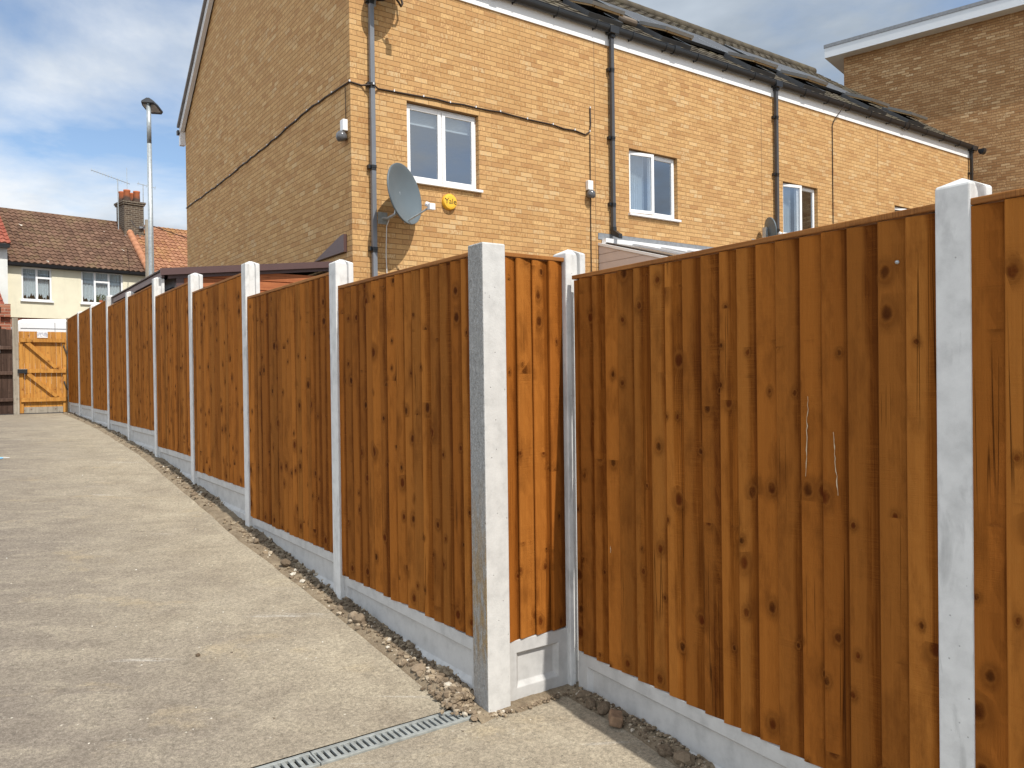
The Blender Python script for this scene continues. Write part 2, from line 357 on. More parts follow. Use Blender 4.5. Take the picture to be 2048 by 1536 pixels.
m_taupe = plain('taupe_cladding', (0.56, 0.475, 0.435), 0.55, var=0.05)
m_brownpl = plain('brown_fascia_plastic', (0.085, 0.045, 0.042), 0.4, 0.5, var=0.08)
m_clad = wood_mat('orange_brown_cladding', (0.25, 0.075, 0.028), (0.36, 0.12, 0.045), (0.44, 0.165, 0.07), var=0.08, knots=False, vert=False, bs=0.15)
m_greyboard = plain('grey_board', (0.20, 0.19, 0.19), 0.7, var=0.15)
m_bitumen = plain('dark_corrugated_sheet', (0.075, 0.06, 0.055), 0.6, var=0.25, sc=9)
m_yellow = plain('yellow_plastic', (0.80, 0.46, 0.035), 0.35, 0.5, var=0.03)
m_letter = plain('black_letter', (0.015, 0.015, 0.015), 0.5)
m_curtain = plain('net_curtain', (0.78, 0.81, 0.82), 0.9, 0.1, var=0.1, sc=20)
m_blind = plain('window_blind', (0.50, 0.53, 0.55), 0.7, var=0.05)
m_room = plain('room_wall', (0.16, 0.15, 0.14), 0.9)
m_terracotta = plain('terracotta', (0.38, 0.115, 0.05), 0.8, var=0.3, sc=8)
def pot_mat():
    m = M('sooty_terracotta', 0.85, 0.2); z = m.sep(m.tc('Generated'))[2]
    f = m.ma('ADD', z, m.ma('MULTIPLY', m.ma('SUBTRACT', m.noise(m.tc(), 9, 4), 0.5), 0.5))
    m.set('Base Color', m.ramp(f, [(0.3, (0.085, 0.055, 0.042)), (0.6, (0.36, 0.115, 0.05)), (0.8, (0.42, 0.13, 0.055))])); return m.m
m_pot = pot_mat()
m_hip = plain('terracotta_ridge_tile', (0.42, 0.19, 0.10), 0.85, var=0.18, sc=7)
m_van = plain('white_van_paint', (0.80, 0.81, 0.83), 0.25, 0.5, var=0.02)
m_dglass = plain('dark_vehicle_glass', (0.05, 0.07, 0.10), 0.08, 0.6)
m_tyre = plain('tyre_rubber', (0.02, 0.02, 0.02), 0.85)
m_blue = plain('blue_mask_fabric', (0.22, 0.50, 0.78), 0.8, var=0.12, sc=30)
m_shoe = plain('pale_shoe_fabric', (0.60, 0.61, 0.62), 0.8, var=0.1, sc=30)
m_timber = plain('raw_timber', (0.34, 0.22, 0.10), 0.7, var=0.2, sc=14)
m_leaf = plain('pot_plant_leaf', (0.06, 0.12, 0.02), 0.6, var=0.4, sc=30)
m_rail = plain('hinge_steel', (0.05, 0.045, 0.04), 0.5, metal=0.3)

def glass_mat():
    m = M('window_glass'); t = m.t
    g = N(t, 'ShaderNodeBsdfGlossy'); g.inputs['Roughness'].default_value = 0.015; g.inputs['Color'].default_value = (0.86, 0.92, 1, 1)
    tr = N(t, 'ShaderNodeBsdfTransparent'); tr.inputs[0].default_value = (0.80, 0.86, 0.89, 1)
    ge = N(t, 'ShaderNodeNewGeometry'); dt = N(t, 'ShaderNodeVectorMath', operation='DOT_PRODUCT')
    t.links.new(ge.outputs['Incoming'], dt.inputs[0]); t.links.new(ge.outputs['Normal'], dt.inputs[1])
    cs = m.ma('ABSOLUTE', dt.outputs['Value']); f2 = m.ma('ADD', 0.30, m.ma('MULTIPLY', 0.68, m.ma('POWER', m.ma('SUBTRACT', 1.0, cs), 4.0)), clamp=True)
    mx = N(t, 'ShaderNodeMixShader'); t.links.new(f2, mx.inputs[0]); t.links.new(tr.outputs[0], mx.inputs[1]); t.links.new(g.outputs[0], mx.inputs[2])
    t.links.new(mx.outputs[0], t.nodes['Material Output'].inputs[0]); return m.m
m_glass = glass_mat()

def ground_mat():
    m = M('dusty_concrete', 0.92, 0.15); v = m.tc()
    P = m.sep(v)
    big = m.noise(v, 0.55, 5, 0.6, 0.4); mid = m.noise(v, 2.6, 7, 0.66, 0.3)
    # brushed along a line a little askew of the drain
    vr = m.cmb(m.ma('ADD', m.ma('MULTIPLY', P[0], 0.86), m.ma('MULTIPLY', P[1], -0.5)), m.ma('ADD', m.ma('MULTIPLY', P[0], 0.5), m.ma('MULTIPLY', P[1], 0.86)), 0.0)
    st = m.noise(m.scale(vr, 1.0, 2.4, 1), 2.2, 7, 0.68, 0.4)
    fine = m.ramp(m.noise(v, 55, 5, 0.8), [(0.34, 0.0), (0.66, 1.0)]); grit = m.ramp(m.noise(v, 210, 3, 0.8), [(0.32, 0.0), (0.68, 1.0)])
    med = m.ramp(m.noise(v, 14, 6, 0.72, 0.4), [(0.36, 0.0), (0.66, 1.0)])
    c = m.ramp(mid, [(0.32, (0.255, 0.215, 0.160)), (0.5, (0.312, 0.268, 0.200)), (0.68, (0.36, 0.313, 0.235))])
    lx = m.ma('ADD', P[0], m.ma('MULTIPLY', m.ma('SUBTRACT', big, 0.5), 3.0))       # the left side is less dusty, greyer
    c = m.mix(m.ramp(m.ma('MULTIPLY', lx, 0.4), [(0.02, 0.95), (0.66, 0.0)]), c, m.mix(m.ramp(st, [(0.3, 0.0), (0.7, 1.0)]), (0.165, 0.138, 0.113), (0.245, 0.21, 0.170)))
    c = m.mix(m.ramp(st, [(0.50, 0.0), (0.72, 0.40)]), c, (0.375, 0.325, 0.235))          # sand left by the digging
    c = m.mix(m.ramp(m.noise(m.scale(vr, 0.9, 1.5, 1), 1.5, 7, 0.7, 0.3), [(0.57, 0.0), (0.70, 0.45)]), c, (0.40, 0.318, 0.195))
    ws = m.noise(m.scale(vr, 0.55, 5.0, 1), 1.3, 6, 0.65, 0.3)
    c = m.mix(m.ramp(ws, [(0.64, 0.0), (0.74, 0.7)]), c, (0.50, 0.475, 0.43))            # swept cement streaks
    c = m.mix(0.20, c, m.mix(med, (0.28, 0.28, 0.28), (0.72, 0.72, 0.72)), 'OVERLAY')
    c = m.mix(0.62, c, m.mix(fine, (0.22, 0.22, 0.22), (0.78, 0.78, 0.78)), 'OVERLAY')
    c = m.mix(0.60, c, m.mix(grit, (0.18, 0.18, 0.18), (0.82, 0.82, 0.82)), 'OVERLAY')
    for sc_, th in ((34, 0.93), (80, 0.95)):
        sd_ = m.vor(v, sc_, 'Distance'); k_ = m.sep(m.vor(v, sc_, 'Color'))
        c = m.mix(m.ma('MULTIPLY', m.ramp(sd_, [(0.10, 1.0), (0.22, 0.0)]), m.ma('GREATER_THAN', k_[0], th)), c, m.mix(k_[1], (0.62, 0.57, 0.47), (0.10, 0.082, 0.065)))
    m.set('Base Color', c); m.bump(m.ma('ADD', m.ma('MULTIPLY', fine, 0.6), m.ma('MULTIPLY', grit, 0.5)), 0.4, 0.006)
    return m.m
m_slab = ground_mat()
def dirt_mat():
    m = M('dry_soil', 0.95, 0.1); v = m.tc(); a = m.noise(v, 9, 6, 0.7); f = m.noise(v, 120, 4, 0.7)
    c = m.ramp(a, [(0.3, (0.16, 0.122, 0.083)), (0.55, (0.26, 0.205, 0.14)), (0.75, (0.37, 0.30, 0.21))])
    c = m.mix(0.7, c, m.mix(f, (0.15, 0.15, 0.15), (0.85, 0.85, 0.85)), 'OVERLAY')
    m.set('Base Color', c); m.bump(m.ma('ADD', f, a), 0.8, 0.012); return m.m
m_dirt = dirt_mat()
def rock_mat():
    m = M('mixed_stone', 0.9, 0.2); b = m.attr(); r = m.white(m.cmb(b, 0.3, 0.7))
    c = m.ramp(r, [(0.0, (0.10, 0.072, 0.048)), (0.3, (0.16, 0.118, 0.078)), (0.6, (0.23, 0.175, 0.12)), (0.8, (0.28, 0.215, 0.14)), (0.94, (0.42, 0.35, 0.26)), (1.0, (0.56, 0.52, 0.44))])
    f = m.noise(m.tc(), 130, 4, 0.7)
    m.set('Base Color', m.mix(0.6, c, m.mix(f, (0.15, 0.15, 0.15), (0.85, 0.85, 0.85)), 'OVERLAY')); m.bump(f, 0.5, 0.004); return m.m
m_rock = rock_mat()
def grit_mat():
    m = M('pale_grit', 0.9, 0.2); r = m.white(m.cmb(m.attr(), 0.3, 0.7))
    m.set('Base Color', m.ramp(r, [(0.0, (0.07, 0.05, 0.035)), (0.2, (0.14, 0.10, 0.065)), (0.45, (0.42, 0.37, 0.29)), (0.8, (0.62, 0.58, 0.5)), (1.0, (0.72, 0.70, 0.65))])); return m.m
m_grit = grit_mat()
def render_mat(name, c):
    m = M(name, 0.9, 0.15); v = m.tc(); a = m.noise(v, 1.3, 6, 0.65); st = m.noise(m.scale(v, 3, 3, 0.5), 2.0, 5, 0.6)
    col = m.ramp(a, [(0.3, tuple(x*0.88 for x in c)), (0.7, tuple(x*1.04 for x in c))])
    col = m.mix(m.ramp(st, [(0.55, 0.0), (0.8, 0.35)]), col, tuple(x*0.72 for x in c))
    m.set('Base Color', col); m.bump(m.noise(v, 60, 4, 0.7), 0.25, 0.006); return m.m
m_cream = render_mat('cream_render', (0.74, 0.69, 0.53)); m_whiterender = render_mat('white_render', (0.70, 0.71, 0.68))
def tile_mat(name, cols, lichen=None, li=0.6, bright=None):
    m = M(name, 0.85, 0.2); v = m.tc(); b = m.attr(); r = m.white(m.cmb(b, 2.2, 0.4))
    c = m.ramp(m.ma('ADD', m.ma('MULTIPLY', r, 0.6), m.ma('MULTIPLY', m.noise(v, 2.5, 5, 0.65), 0.4)), [(0.2, cols[0]), (0.5, cols[1]), (0.8, cols[2])])
    c = m.mix(0.5, c, m.mix(m.noise(v, 22, 4, 0.7), (0.2, 0.2, 0.2), (0.8, 0.8, 0.8)), 'OVERLAY')
    if lichen: c = m.mix(m.ramp(m.noise(v, 1.1, 6, 0.7, 0.5), [(0.5, 0.0), (0.68, li)]), c, lichen)
    if bright:
        d = m.vor(v, 2.6, 'Distance'); k = m.sep(m.vor(v, 2.6, 'Color'))
        c = m.mix(m.ma('MULTIPLY', m.ramp(d, [(0.13, 0.9), (0.20, 0.0)]), m.ma('GREATER_THAN', k[0], 0.84)), c, bright)
    m.set('Base Color', c); m.bump(m.noise(v, 40, 4, 0.7), 0.3, 0.01); return m.m
m_tile = tile_mat('grey_brown_roof_tile', [(0.05, 0.042, 0.032), (0.08, 0.067, 0.049), (0.12, 0.10, 0.073)], (0.15, 0.13, 0.075), 0.5)
m_pantile = tile_mat('brown_red_pantile', [(0.100, 0.057, 0.039), (0.145, 0.082, 0.055), (0.195, 0.115, 0.078)], (0.22, 0.165, 0.085), 0.55, (0.62, 0.58, 0.5))
m_pantile2 = tile_mat('orange_pantile', [(0.24, 0.105, 0.058), (0.31, 0.148, 0.085), (0.37, 0.19, 0.11)], (0.38, 0.24, 0.07), 0.5)
m_redtile = tile_mat('red_pantile', [(0.22, 0.06, 0.04), (0.29, 0.085, 0.055), (0.34, 0.12, 0.08)])
def solar_mat():
    m = M('solar_glass', 0.6, 0.12); P = m.sep(m.tc())
    gx = m.ma('ABSOLUTE', m.ma('SUBTRACT', m.ma('FRACT', m.ma('MULTIPLY', P[0], 6.3)), 0.5)); gy = m.ma('ABSOLUTE', m.ma('SUBTRACT', m.ma('FRACT', m.ma('MULTIPLY', P[1], 6.3)), 0.5))
    m.set('Base Color', m.mix(m.ma('GREATER_THAN', m.ma('MAXIMUM', gx, gy), 0.485), (0.085, 0.09, 0.10), (0.15, 0.155, 0.16))); return m.m
m_solar = solar_mat()

# ------------------------------------------------------------------ ground
GP = [(-60, -2.6), (-6, -1.97), (0, -1.70), (1.5, -1.63), (3.07, -1.58), (4.85, -1.405), (6.78, -1.245), (8.7, -1.09), (10.5, -0.945), (12.4, -0.855), (14.25, -0.775), (16.1, -0.725), (18, -0.692), (19.9, -0.655), (24, -0.65), (400, -0.65)]
def gz(y):
    for (a, za), (b, zb) in zip(GP, GP[1:]):
        if y <= b: return za + (zb-za)*(y-a)/(b-a) + ZC
    return GP[-1][1] + ZC
RA = R(3.6)                                        # the right-hand fence stands 3.6 degrees off the long one
RP0 = Vector((2.548, 3.08))
RD = Vector((-math.sin(RA), -math.cos(RA)))        # along the right fence towards the camera side
RN = Vector((-math.cos(RA), math.sin(RA)))         # its outward (yard) side

def grid(mb, xs_of, ys, zf, bid=0.0):
    n = len(xs_of(ys[0])); vs, fs = [], []
    for y in ys:
        for x in xs_of(y): vs.append((x, y, zf(x, y)))
    for j in range(len(ys)-1):
        for i in range(n-1): fs.append((j*n+i, j*n+i+1, (j+1)*n+i+1, (j+1)*n+i))
    return mb.add(vs, fs, bid)
def frange(a, b, st):
    k = max(1, round((b-a)/st)); return [a+(b-a)*i/k for i in range(k+1)]
g = MB(); yy = frange(-60, -6, 9) + frange(-5, 24, 1.0) + [40, 80, 160, 400]
grid(g, lambda y: [-300, -60, -20, -8, 0, 2, 4, 10, 30, 80, 300], yy, lambda x, y: gz(y)-0.13)
kind(g.build('ground', m_dirt), 'structure')

def edge_x(y):      # fence-side edge of the concrete
    b = 1.88 - 0.05*max(0, min(1, (y-3.4)/3)) + 0.05*max(0, min(1, (y-7)/4))
    return b + 0.022*mnoise.noise(Vector((y*1.7, 3.1, 0))) + 0.012*mnoise.noise(Vector((y*7, 1.1, 0)))
def edge_x2(y):
    p = RP0 + RD*((3.08-y)/math.cos(RA)); return p.x - 0.10 + 0.03*mnoise.noise(Vector((y*2.1, 9.1, 0)))
def slabz(x, y): return gz(y) + 0.003*mnoise.noise(Vector((x*1.3, y*1.3, 0.5)))
DX0, DX1, DY0, DY1 = 0.196, 1.945, 3.083, 3.213
sb = MB()
def slab(xr, ys):
    def xs(y):
        a, b = -9.0, xr(y); return [a + (b-a)*(i/40.0)**0.75 for i in range(41)]
    grid(sb, xs, ys, slabz)
    n = 41      # edge skirt down into the ground
    vs = []
    for y in ys: vs += [(xr(y), y, slabz(xr(y), y)), (xr(y)+0.01, y, gz(y)-0.14)]
    sb.add(vs, [(2*i, 2*i+1, 2*i+3, 2*i+2) for i in range(len(ys)-1)])
slab(edge_x, [DY1] + frange(3.4, 19.85, 0.15))
slab(lambda y: edge_x2(y), frange(-8, 0, 0.8) + frange(0.2, DY0-0.15, 0.1) + [DY0])
sb.add([(-9, DY0, slabz(-9, DY0)), (DX0, DY0, slabz(DX0, DY0)), (DX0, DY1, slabz(DX0, DY1)), (-9, DY1, slabz(-9, DY1))], [(0, 1, 2, 3)])
kind(sb.build('concrete_yard', m_slab), 'structure')
rd = MB(); grid(rd, lambda y: [-60, -20, 0, 20, 60], [20.0, 24, 31.5], lambda x, y: gz(y)-0.02)
m_asph = plain('asphalt', (0.07, 0.068, 0.066), 0.9, var=0.25, sc=30, bump=0.5)
kind(rd.build('road', m_asph), 'structure')

# soil strip between the slab and the fences
so_ = MB()
def dz(x, y, a): return a*(0.5+0.5*mnoise.noise(Vector((x*9, y*9, 2)))) + 0.4*a*mnoise.noise(Vector((x*31, y*31, 5)))
ys = frange(3.23, 19.8, 0.05)
def sx_(y): return [edge_x(y)-0.05, edge_x(y)-0.015, edge_x(y)+0.03, (edge_x(y)+2.06)/2, 2.0, 2.10]
def sz_(x, y):
    e = edge_x(y); t = (x-e)/(2.1-e)
    if t < 0.05: return gz(y) - 0.03
    low = 0.035*math.exp(-((y-5.4)/1.3)**2)
    return gz(y) + 0.004 - low*min(1, t*6) + dz(x, y, 0.03)*min(1, t*4+0.2) + (0.02*math.exp(-(y-3.3)**2/0.1))
grid(so_, sx_, ys, sz_)
ys = frange(0.4, 3.04, 0.04)
def sx2(y): e = edge_x2(y); return [e-0.07, e-0.03, e+0.02, e+0.06, e+0.10, e+0.16]
def sz2(x, y):
    e = edge_x2(y); t = (x-e)/0.12
    if t < 0.05: return gz(y) - 0.03
    return gz(y) + 0.003 + dz(x, y, 0.035)*min(1, (t+0.3))
grid(so_, sx2, ys, sz2)
grid(so_, lambda y: frange(1.935, 2.60, 0.02), frange(2.99, 3.23, 0.015), lambda x, y: gz(y) - 0.012 + 0.024*max(0, min(1, (y-3.015+0.035*mnoise.noise(Vector((x*9, y*9, 0))))/0.05)) + dz(x, y, 0.008))
kind(so_.build('soil_strip', m_dirt, smooth=True), 'stuff')

# stones: a few base shapes
def rock_shape(seed, sub=1):
    import bmesh
    bm = bmesh.new(); bmesh.ops.create_icosphere(bm, subdivisions=sub, radius=1.0)
    for v_ in bm.verts:
        n1 = mnoise.noise(v_.co*1.1 + Vector((seed*5.3, seed, 0))); n2 = mnoise.noise(v_.co*2.6 + Vector((seed*1.3, 0, seed)))
        v_.co *= 1 + 0.45*n1 + 0.22*n2
    vs = [v_.co.copy() for v_ in bm.verts]; fs = [tuple(x.index for x in f.verts) for f in bm.faces]; bm.free(); return vs, fs
SH = [rock_shape(k) for k in range(8)]; SHF = [rock_shape(k+20, 2) for k in range(12)]
def put_rock(mb, p, r, bid, fine=False, flat=0.7):
    vs, fs = random.choice(SHF if fine else SH)
    q = Matrix.Rotation(random.random()*6.28, 3, 'Z') @ Matrix.Rotation(random.uniform(-0.5, 0.5), 3, 'X')
    sc = Vector((r*random.uniform(0.8, 1.3), r*random.uniform(0.7, 1.1), r*flat*random.uniform(0.8, 1.2)))
    mb.add([q @ Vector((v_.x*sc.x, v_.y*sc.y, v_.z*sc.z)) + Vector(p) for v_ in vs], fs, bid)
gr = MB()
for k in range(3600):
    y = 3.2 + 16*random.random()**2.9; e = edge_x(y); x = e + 0.02 + (2.05-e)*random.random()**0.7
    if mnoise.noise(Vector((y*1.3, 4, 4))) < -0.12 and y > 6.5: continue
    r = random.choice((0.004, 0.005, 0.007, 0.009, 0.012, 0.017))*random.uniform(0.7, 1.35)
    put_rock(gr, (x, y, sz_(x, y)+r*0.3), r, random.random()*90)
for k in range(300):       # the little heap at the foot of the corner post
    y = random.gauss(3.24, 0.10); x = random.gauss(1.935, 0.04)
    if x > 2.0 or y < 3.05: continue
    r = random.choice((0.006, 0.009, 0.012, 0.016))*random.uniform(0.8, 1.3)
    put_rock(gr, (x, y, gz(y)+0.008+0.015*math.exp(-((x-1.95)**2+(y-3.22)**2)/0.02)+r*0.2), r, random.random()*90)
for k in range(620):
    x = random.uniform(2.0, 2.54); y = 3.07 - abs(random.gauss(0, 0.02)); r = random.choice((0.004, 0.006, 0.009))*random.uniform(0.7, 1.4)
    put_rock(gr, (x, y, gz(y)+0.008), r, random.random()*90)
for k in range(1500):
    y = random.uniform(0.9, 3.05); e = edge_x2(y); x = e + 0.11*random.random()**0.8
    r = random.choice((0.003, 0.005, 0.007, 0.010))*random.uniform(0.7, 1.3)
    put_rock(gr, (x, y, sz2(x, y)+r*0.3), r, random.random()*90)
kind(gr.build('gravel', m_rock), 'stuff')
gt = MB()
for k in range(2000):
    y = 1.0 + 18*random.random()**1.7; x = random.uniform(-4.5, 1.8) if y > 3.3 else random.uniform(-1.5, 2.3)
    if DY0-0.02 < y < DY1+0.02: continue
    r = random.choice((0.0022, 0.003, 0.004, 0.0055))*random.uniform(0.7, 1.3)
    put_rock(gt, (x, y, gz(y)+r*0.2), r, random.random()*90, flat=0.5)
kind(gt.build('grit', m_grit), 'stuff')

# bigger rubble, each its own thing
def lump(x, y, r, label, bid, flat=0.8, name='stone', cat='stone', dzv=0.0):
    mb = MB(); put_rock(mb, (0, 0, 0), r, bid, True, flat); o = mb.build(name, m_rock, loc=(x, y, gz(y)+r*0.45+dzv)); tag(o, label, cat, 'rubble lumps along the fence foot'); return o
def rpt(s, off): p = RP0 + RD*s + RN*off; return p.x, p.y
LB = [(rpt(0.12, 0.045), 0.030, 'dark flat stone lodged against the return post foot', 3.0), (rpt(0.22, 0.075), 0.034, 'pale white flint lump near the return post foot', 61.7),
      (rpt(0.30, 0.06), 0.038, 'large grey-white flint beside the brick fragment', 61.7), (rpt(0.74, 0.08), 0.036, 'whitish jagged flint halfway along the right gravel board', 61.7),
      (rpt(0.84, 0.065), 0.040, 'dark brown clod halfway along the right gravel board', 3.0)]
def find_bid(t):     # a random id whose colour lookup is not knowable here; spread them instead
    return t
for (p, r, lab, b) in LB: lump(p[0], p[1], r, lab, b, name='stone')
LL = [(1.945, 4.36, 0.042, 'large brown clod against the gravel board nearest the corner post'), (1.935, 4.43, 0.034, 'smaller brown clod beside the largest clod'),
      (1.94, 3.62, 0.034, 'brown rounded lump on the gravel left of corner post'), (1.91, 3.74, 0.026, 'pale cream stone on the gravel left of corner post'),
      (1.90, 8.15, 0.034, 'stone lump beside the third post from the corner'), (1.93, 5.62, 0.036, 'brown clod below the second panel from the corner'),
      (1.925, 6.28, 0.030, 'grey stone below the second panel from the corner')]
for i, (x, y, r, lab) in enumerate(LL): lump(x, y, r, lab, 7.3*i+2.1)
bf = MB(); bf.box(-0.05, 0.045, -0.028, 0.03, -0.024, 0.024, 11.0)
bx_, by_ = rpt(0.42, 0.085); o = bf.build('brick_fragment', plain('old_brick_lump', (0.24, 0.15, 0.09), 0.9, var=0.35, sc=30, bump=0.6), loc=(bx_, by_, gz(by_)+0.03), rotz=0.9, bevel=0.008)
o.rotation_euler.x = 0.25; tag(o, 'broken brick piece among stones by the right gravel board', 'brick')
lump(1.02, 4.36, 0.014, 'small brown stone alone on the bare concrete', 4.4)
lump(0.97, 3.01, 0.016, 'small brown stone lying in front of the drain grate', 9.4)

# ------------------------------------------------------------------ trench drain
zt = gz(3.15)
ch = MB()
ch.box(DX0, DX1+0.03, DY0+0.0005, DY0+0.012, zt-0.11, zt-0.016); ch.box(DX0, DX1+0.03, DY1-0.012, DY1-0.0005, zt-0.11, zt-0.016); ch.box(DX0, DX1+0.03, DY0+0.012, DY1-0.012, zt-0.115, zt-0.10)
tag(ch.build('drain_channel', plain('channel_dirt', (0.05, 0.045, 0.04), 0.9, var=0.3)), 'dark sunken drain channel under the slotted grates', 'drain channel')
def grate(x0, x1, label):
    t = thing('drain_grate', label, 'drain grate', ((x0+x1)/2, (DY0+DY1)/2, zt-0.014), 0, 'slotted drain grates in a row'); hl = (x1-x0)/2-0.002; hw = (DY1-DY0)/2-0.001
    for (ya, yb3) in ((-hw, -hw+0.02), (hw-0.02, hw)): MB().box(-hl, hl, ya, yb3, 0, 0.017).build('rim', m_galvg, t, bevel=0.002)
    b = MB(); n = round((x1-x0)/0.0305)
    for i in range(n+1):
        cx_ = -hl + 2*hl*i/n; ww = 0.0085
        b.box(max(-hl, cx_-ww), min(hl, cx_+ww), -hw+0.0202, hw-0.0202, 0.0015, 0.0155)
    b.build('bars', m_galvg, t, bevel=0.002)
m_galvg = plain('dusty_galvanised_grate', (0.30, 0.315, 0.30), 0.6, 0.4, 0.2, var=0.25, sc=30)
grate(1.194, DX1, 'slotted grey drain grate ending at the corner post foot')
grate(0.196, 1.194, 'slotted grey drain grate at the bottom frame edge')

# ------------------------------------------------------------------ fence posts
def post_mesh(wf, dp, h, apex=0.03, groove=True):
    a, d = wf/2, dp/2; gd, gw = 0.025, 0.027
    if groove: pts = [(-a, -d), (a, -d), (a, -gw), (a-gd, -gw), (a-gd, gw), (a, gw), (a, d), (-a, d), (-a, gw), (-a+gd, gw), (-a+gd, -gw), (-a, -gw)]
    else: pts = [(-a, -d), (a, -d), (a, d), (-a, d)]
    n = len(pts); m = MB(); vs = [(x, y, 0) for x, y in pts]
    k = 6
    for i in range(1, k+1): vs += [(x, y, h*i/k) for x, y in pts]
    fs = [tuple(range(n))[::-1]]
    for r in range(k):
        fs += [(r*n+i, r*n+(i+1) % n, (r+1)*n+(i+1) % n, (r+1)*n+i) for i in range(n)]
    vs.append((0, 0, h+apex)); c = len(vs)-1
    fs += [(k*n+i, k*n+(i+1) % n, c) for i in range(n)]
    m.add(vs, fs); return m
GP_POST = 'concrete posts of the new fence'
XF, PD = 2.005, 0.125
first = post_mesh(0.115, PD, 2.34).build('concrete_post', m_post, bevel=0.006)
posts = [(4.855, 0.765, 'grey slotted concrete post, first beyond the big corner post'), (6.79, 1.0, 'grey slotted concrete post, second beyond the corner post'),
         (8.68, 1.12, 'grey slotted concrete post, third beyond the corner post'), (10.54, 1.283, 'grey slotted concrete post, fourth beyond the corner post'),
         (12.43, 1.29, 'grey slotted concrete post, fourth from the orange gate'), (14.25, 1.405, 'grey slotted concrete post, third from the orange gate'),
         (16.12, 1.407, 'grey slotted concrete post, second from the orange gate'), (17.95, 1.421, 'grey slotted concrete post, the one nearest the orange gate')]
for i, (y, zt_, lab) in enumerate(posts):
    o = first if i == 0 else first.copy()
    if i: COL.objects.link(o)
    o.location = (XF+PD/2, y, zt_+ZC-2.34-0.005); o.rotation_euler.z = R(90)
    tag(o, lab, 'fence post', GP_POST)
# far end post (timber, at the gate)
o = post_mesh(0.13, 0.13, 2.36, 0.012, False).build('concrete_post', m_cpost, bevel=0.006, loc=(2.005+0.065, 3.068+0.065, 0.637+ZC-2.36-0.006))
tag(o, 'thick square corner post, rough grey side with rust stains', 'fence post')
o = post_mesh(0.115, PD, 2.34).build('concrete_post', m_post, bevel=0.006)
tag(o, 'slotted post at the inner corner between orange and dark panels', 'fence post', GP_POST); o.rotation_euler.z = R(90-3.6); o.location = (2.515+PD/2, 3.075+0.0575, 0.625+ZC-2.34)
o = post_mesh(0.105, PD, 2.34).build('concrete_post', m_post, bevel=0.006)
q = RP0 + RD*1.94 - RN*(PD/2-0.028); o.location = (q.x, q.y, 0.548+ZC-2.34); o.rotation_euler.z = R(90-3.6)
tag(o, 'large nearest concrete post at right, grey smudges down its face', 'fence post', GP_POST)

m_resin = plain('dried_pale_resin', (0.52, 0.42, 0.28), 0.5)
RESIN = [([(1.431, -0.08), (1.424, -0.2), (1.416, -0.385)], 'longer pale resin streak down the big right panel'), ([(1.531, -0.20), (1.538, -0.3), (1.5445, -0.43)], 'shorter pale resin streak nearer the right post'), ([(0.318, -0.80), (0.321, -0.835)], 'small pale chip low on the big panel near the inner post')]
# ------------------------------------------------------------------ fence panels and gravel boards
def panel(L, H, label, loc, rotz, thick_left, seed, narrow=None):
    """local: x along the fence (0..L), y outward, z up from the panel's foot. thick_left: thick board edge at +x side"""
    rnd = random.Random(seed)
    t = thing('fence_panel', label, 'fence panel', loc, rotz, 'featheredge panels of the new fence')
    b = MB(); x = 0.012; k = 0; base = seed*100.0
    ws = []
    while x < L-0.02:
        w_ = narrow[k] if narrow and k < len(narrow) else rnd.uniform(0.088, 0.112)
        w_ = min(w_, L-0.012-x)
        if L-0.012-x-w_ < 0.03: w_ = L-0.012-x
        ws.append((x, w_)); x += w_; k += 1
    for k, (x, w_) in enumerate(ws):
        bot = rnd.uniform(-0.004, 0.006); top = H-0.022-rnd.uniform(0, 0.004); lean = rnd.uniform(-0.0015, 0.0015)
        tk, tn = rnd.uniform(0.018, 0.024), rnd.uniform(0.003, 0.0045)
        ov = 0.018
        gap = rnd.uniform(0.003, 0.007)
        if thick_left: prof = [(x-ov, 0.0, tn*0.5), (x+w_, tn+gap, tk+tn)]
        else: prof = [(x, tn+gap, tk+tn), (x+w_+ov, 0.0, tn*0.5)]
        (xa, ya0, ya1), (xb, yb0, yb1) = prof
        xa = max(xa, 0.002); xb = min(xb, L-0.002)
        n = 12; vs = []; ac_ = []
        bow = rnd.uniform(-0.0025, 0.0025); cup = rnd.uniform(0.0, 0.0015)
        for i in range(n+1):
            z = bot + (top-bot)*i/n; s = bow*math.sin(math.pi*i/n*rnd.uniform(0.98, 1.02)) + lean*(i/n)
            xm, ym = (xa+xb)/2, (ya1+yb1)/2+cup
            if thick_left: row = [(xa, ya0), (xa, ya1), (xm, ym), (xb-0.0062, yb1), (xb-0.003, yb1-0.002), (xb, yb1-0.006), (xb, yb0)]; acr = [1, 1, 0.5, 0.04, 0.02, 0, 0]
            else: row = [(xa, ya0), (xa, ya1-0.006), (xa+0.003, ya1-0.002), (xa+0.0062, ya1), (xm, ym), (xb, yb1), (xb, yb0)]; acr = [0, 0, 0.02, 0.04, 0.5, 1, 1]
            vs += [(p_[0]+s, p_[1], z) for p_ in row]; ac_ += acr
        fs = []
        for i in range(n):
            for j in range(7): fs.append((i*7+j, (i+1)*7+j, (i+1)*7+(j+1) % 7, i*7+(j+1) % 7))
        fs += [tuple(range(7)), tuple(n*7+j for j in range(6, -1, -1))]
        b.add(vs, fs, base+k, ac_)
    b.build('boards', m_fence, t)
    for i, bx in enumerate([(0.0, 0.04, 0.0, H-0.024), (L-0.04, L, 0.0, H-0.024)] + [(0.0405, L-0.0405, z-0.02, z+0.02) for z in (0.12, H*0.5, H-0.14)]):
        MB().box(bx[0], bx[1], -0.034, -0.002, bx[2], bx[3], base+60+i).build('batten', m_fence, t)
    cp = MB(); cp.box(0.0, L, -0.036, 0.024, H-0.020, H, base+70); cp.build('capping_rail', m_railwood, t, bevel=0.003)
    return t
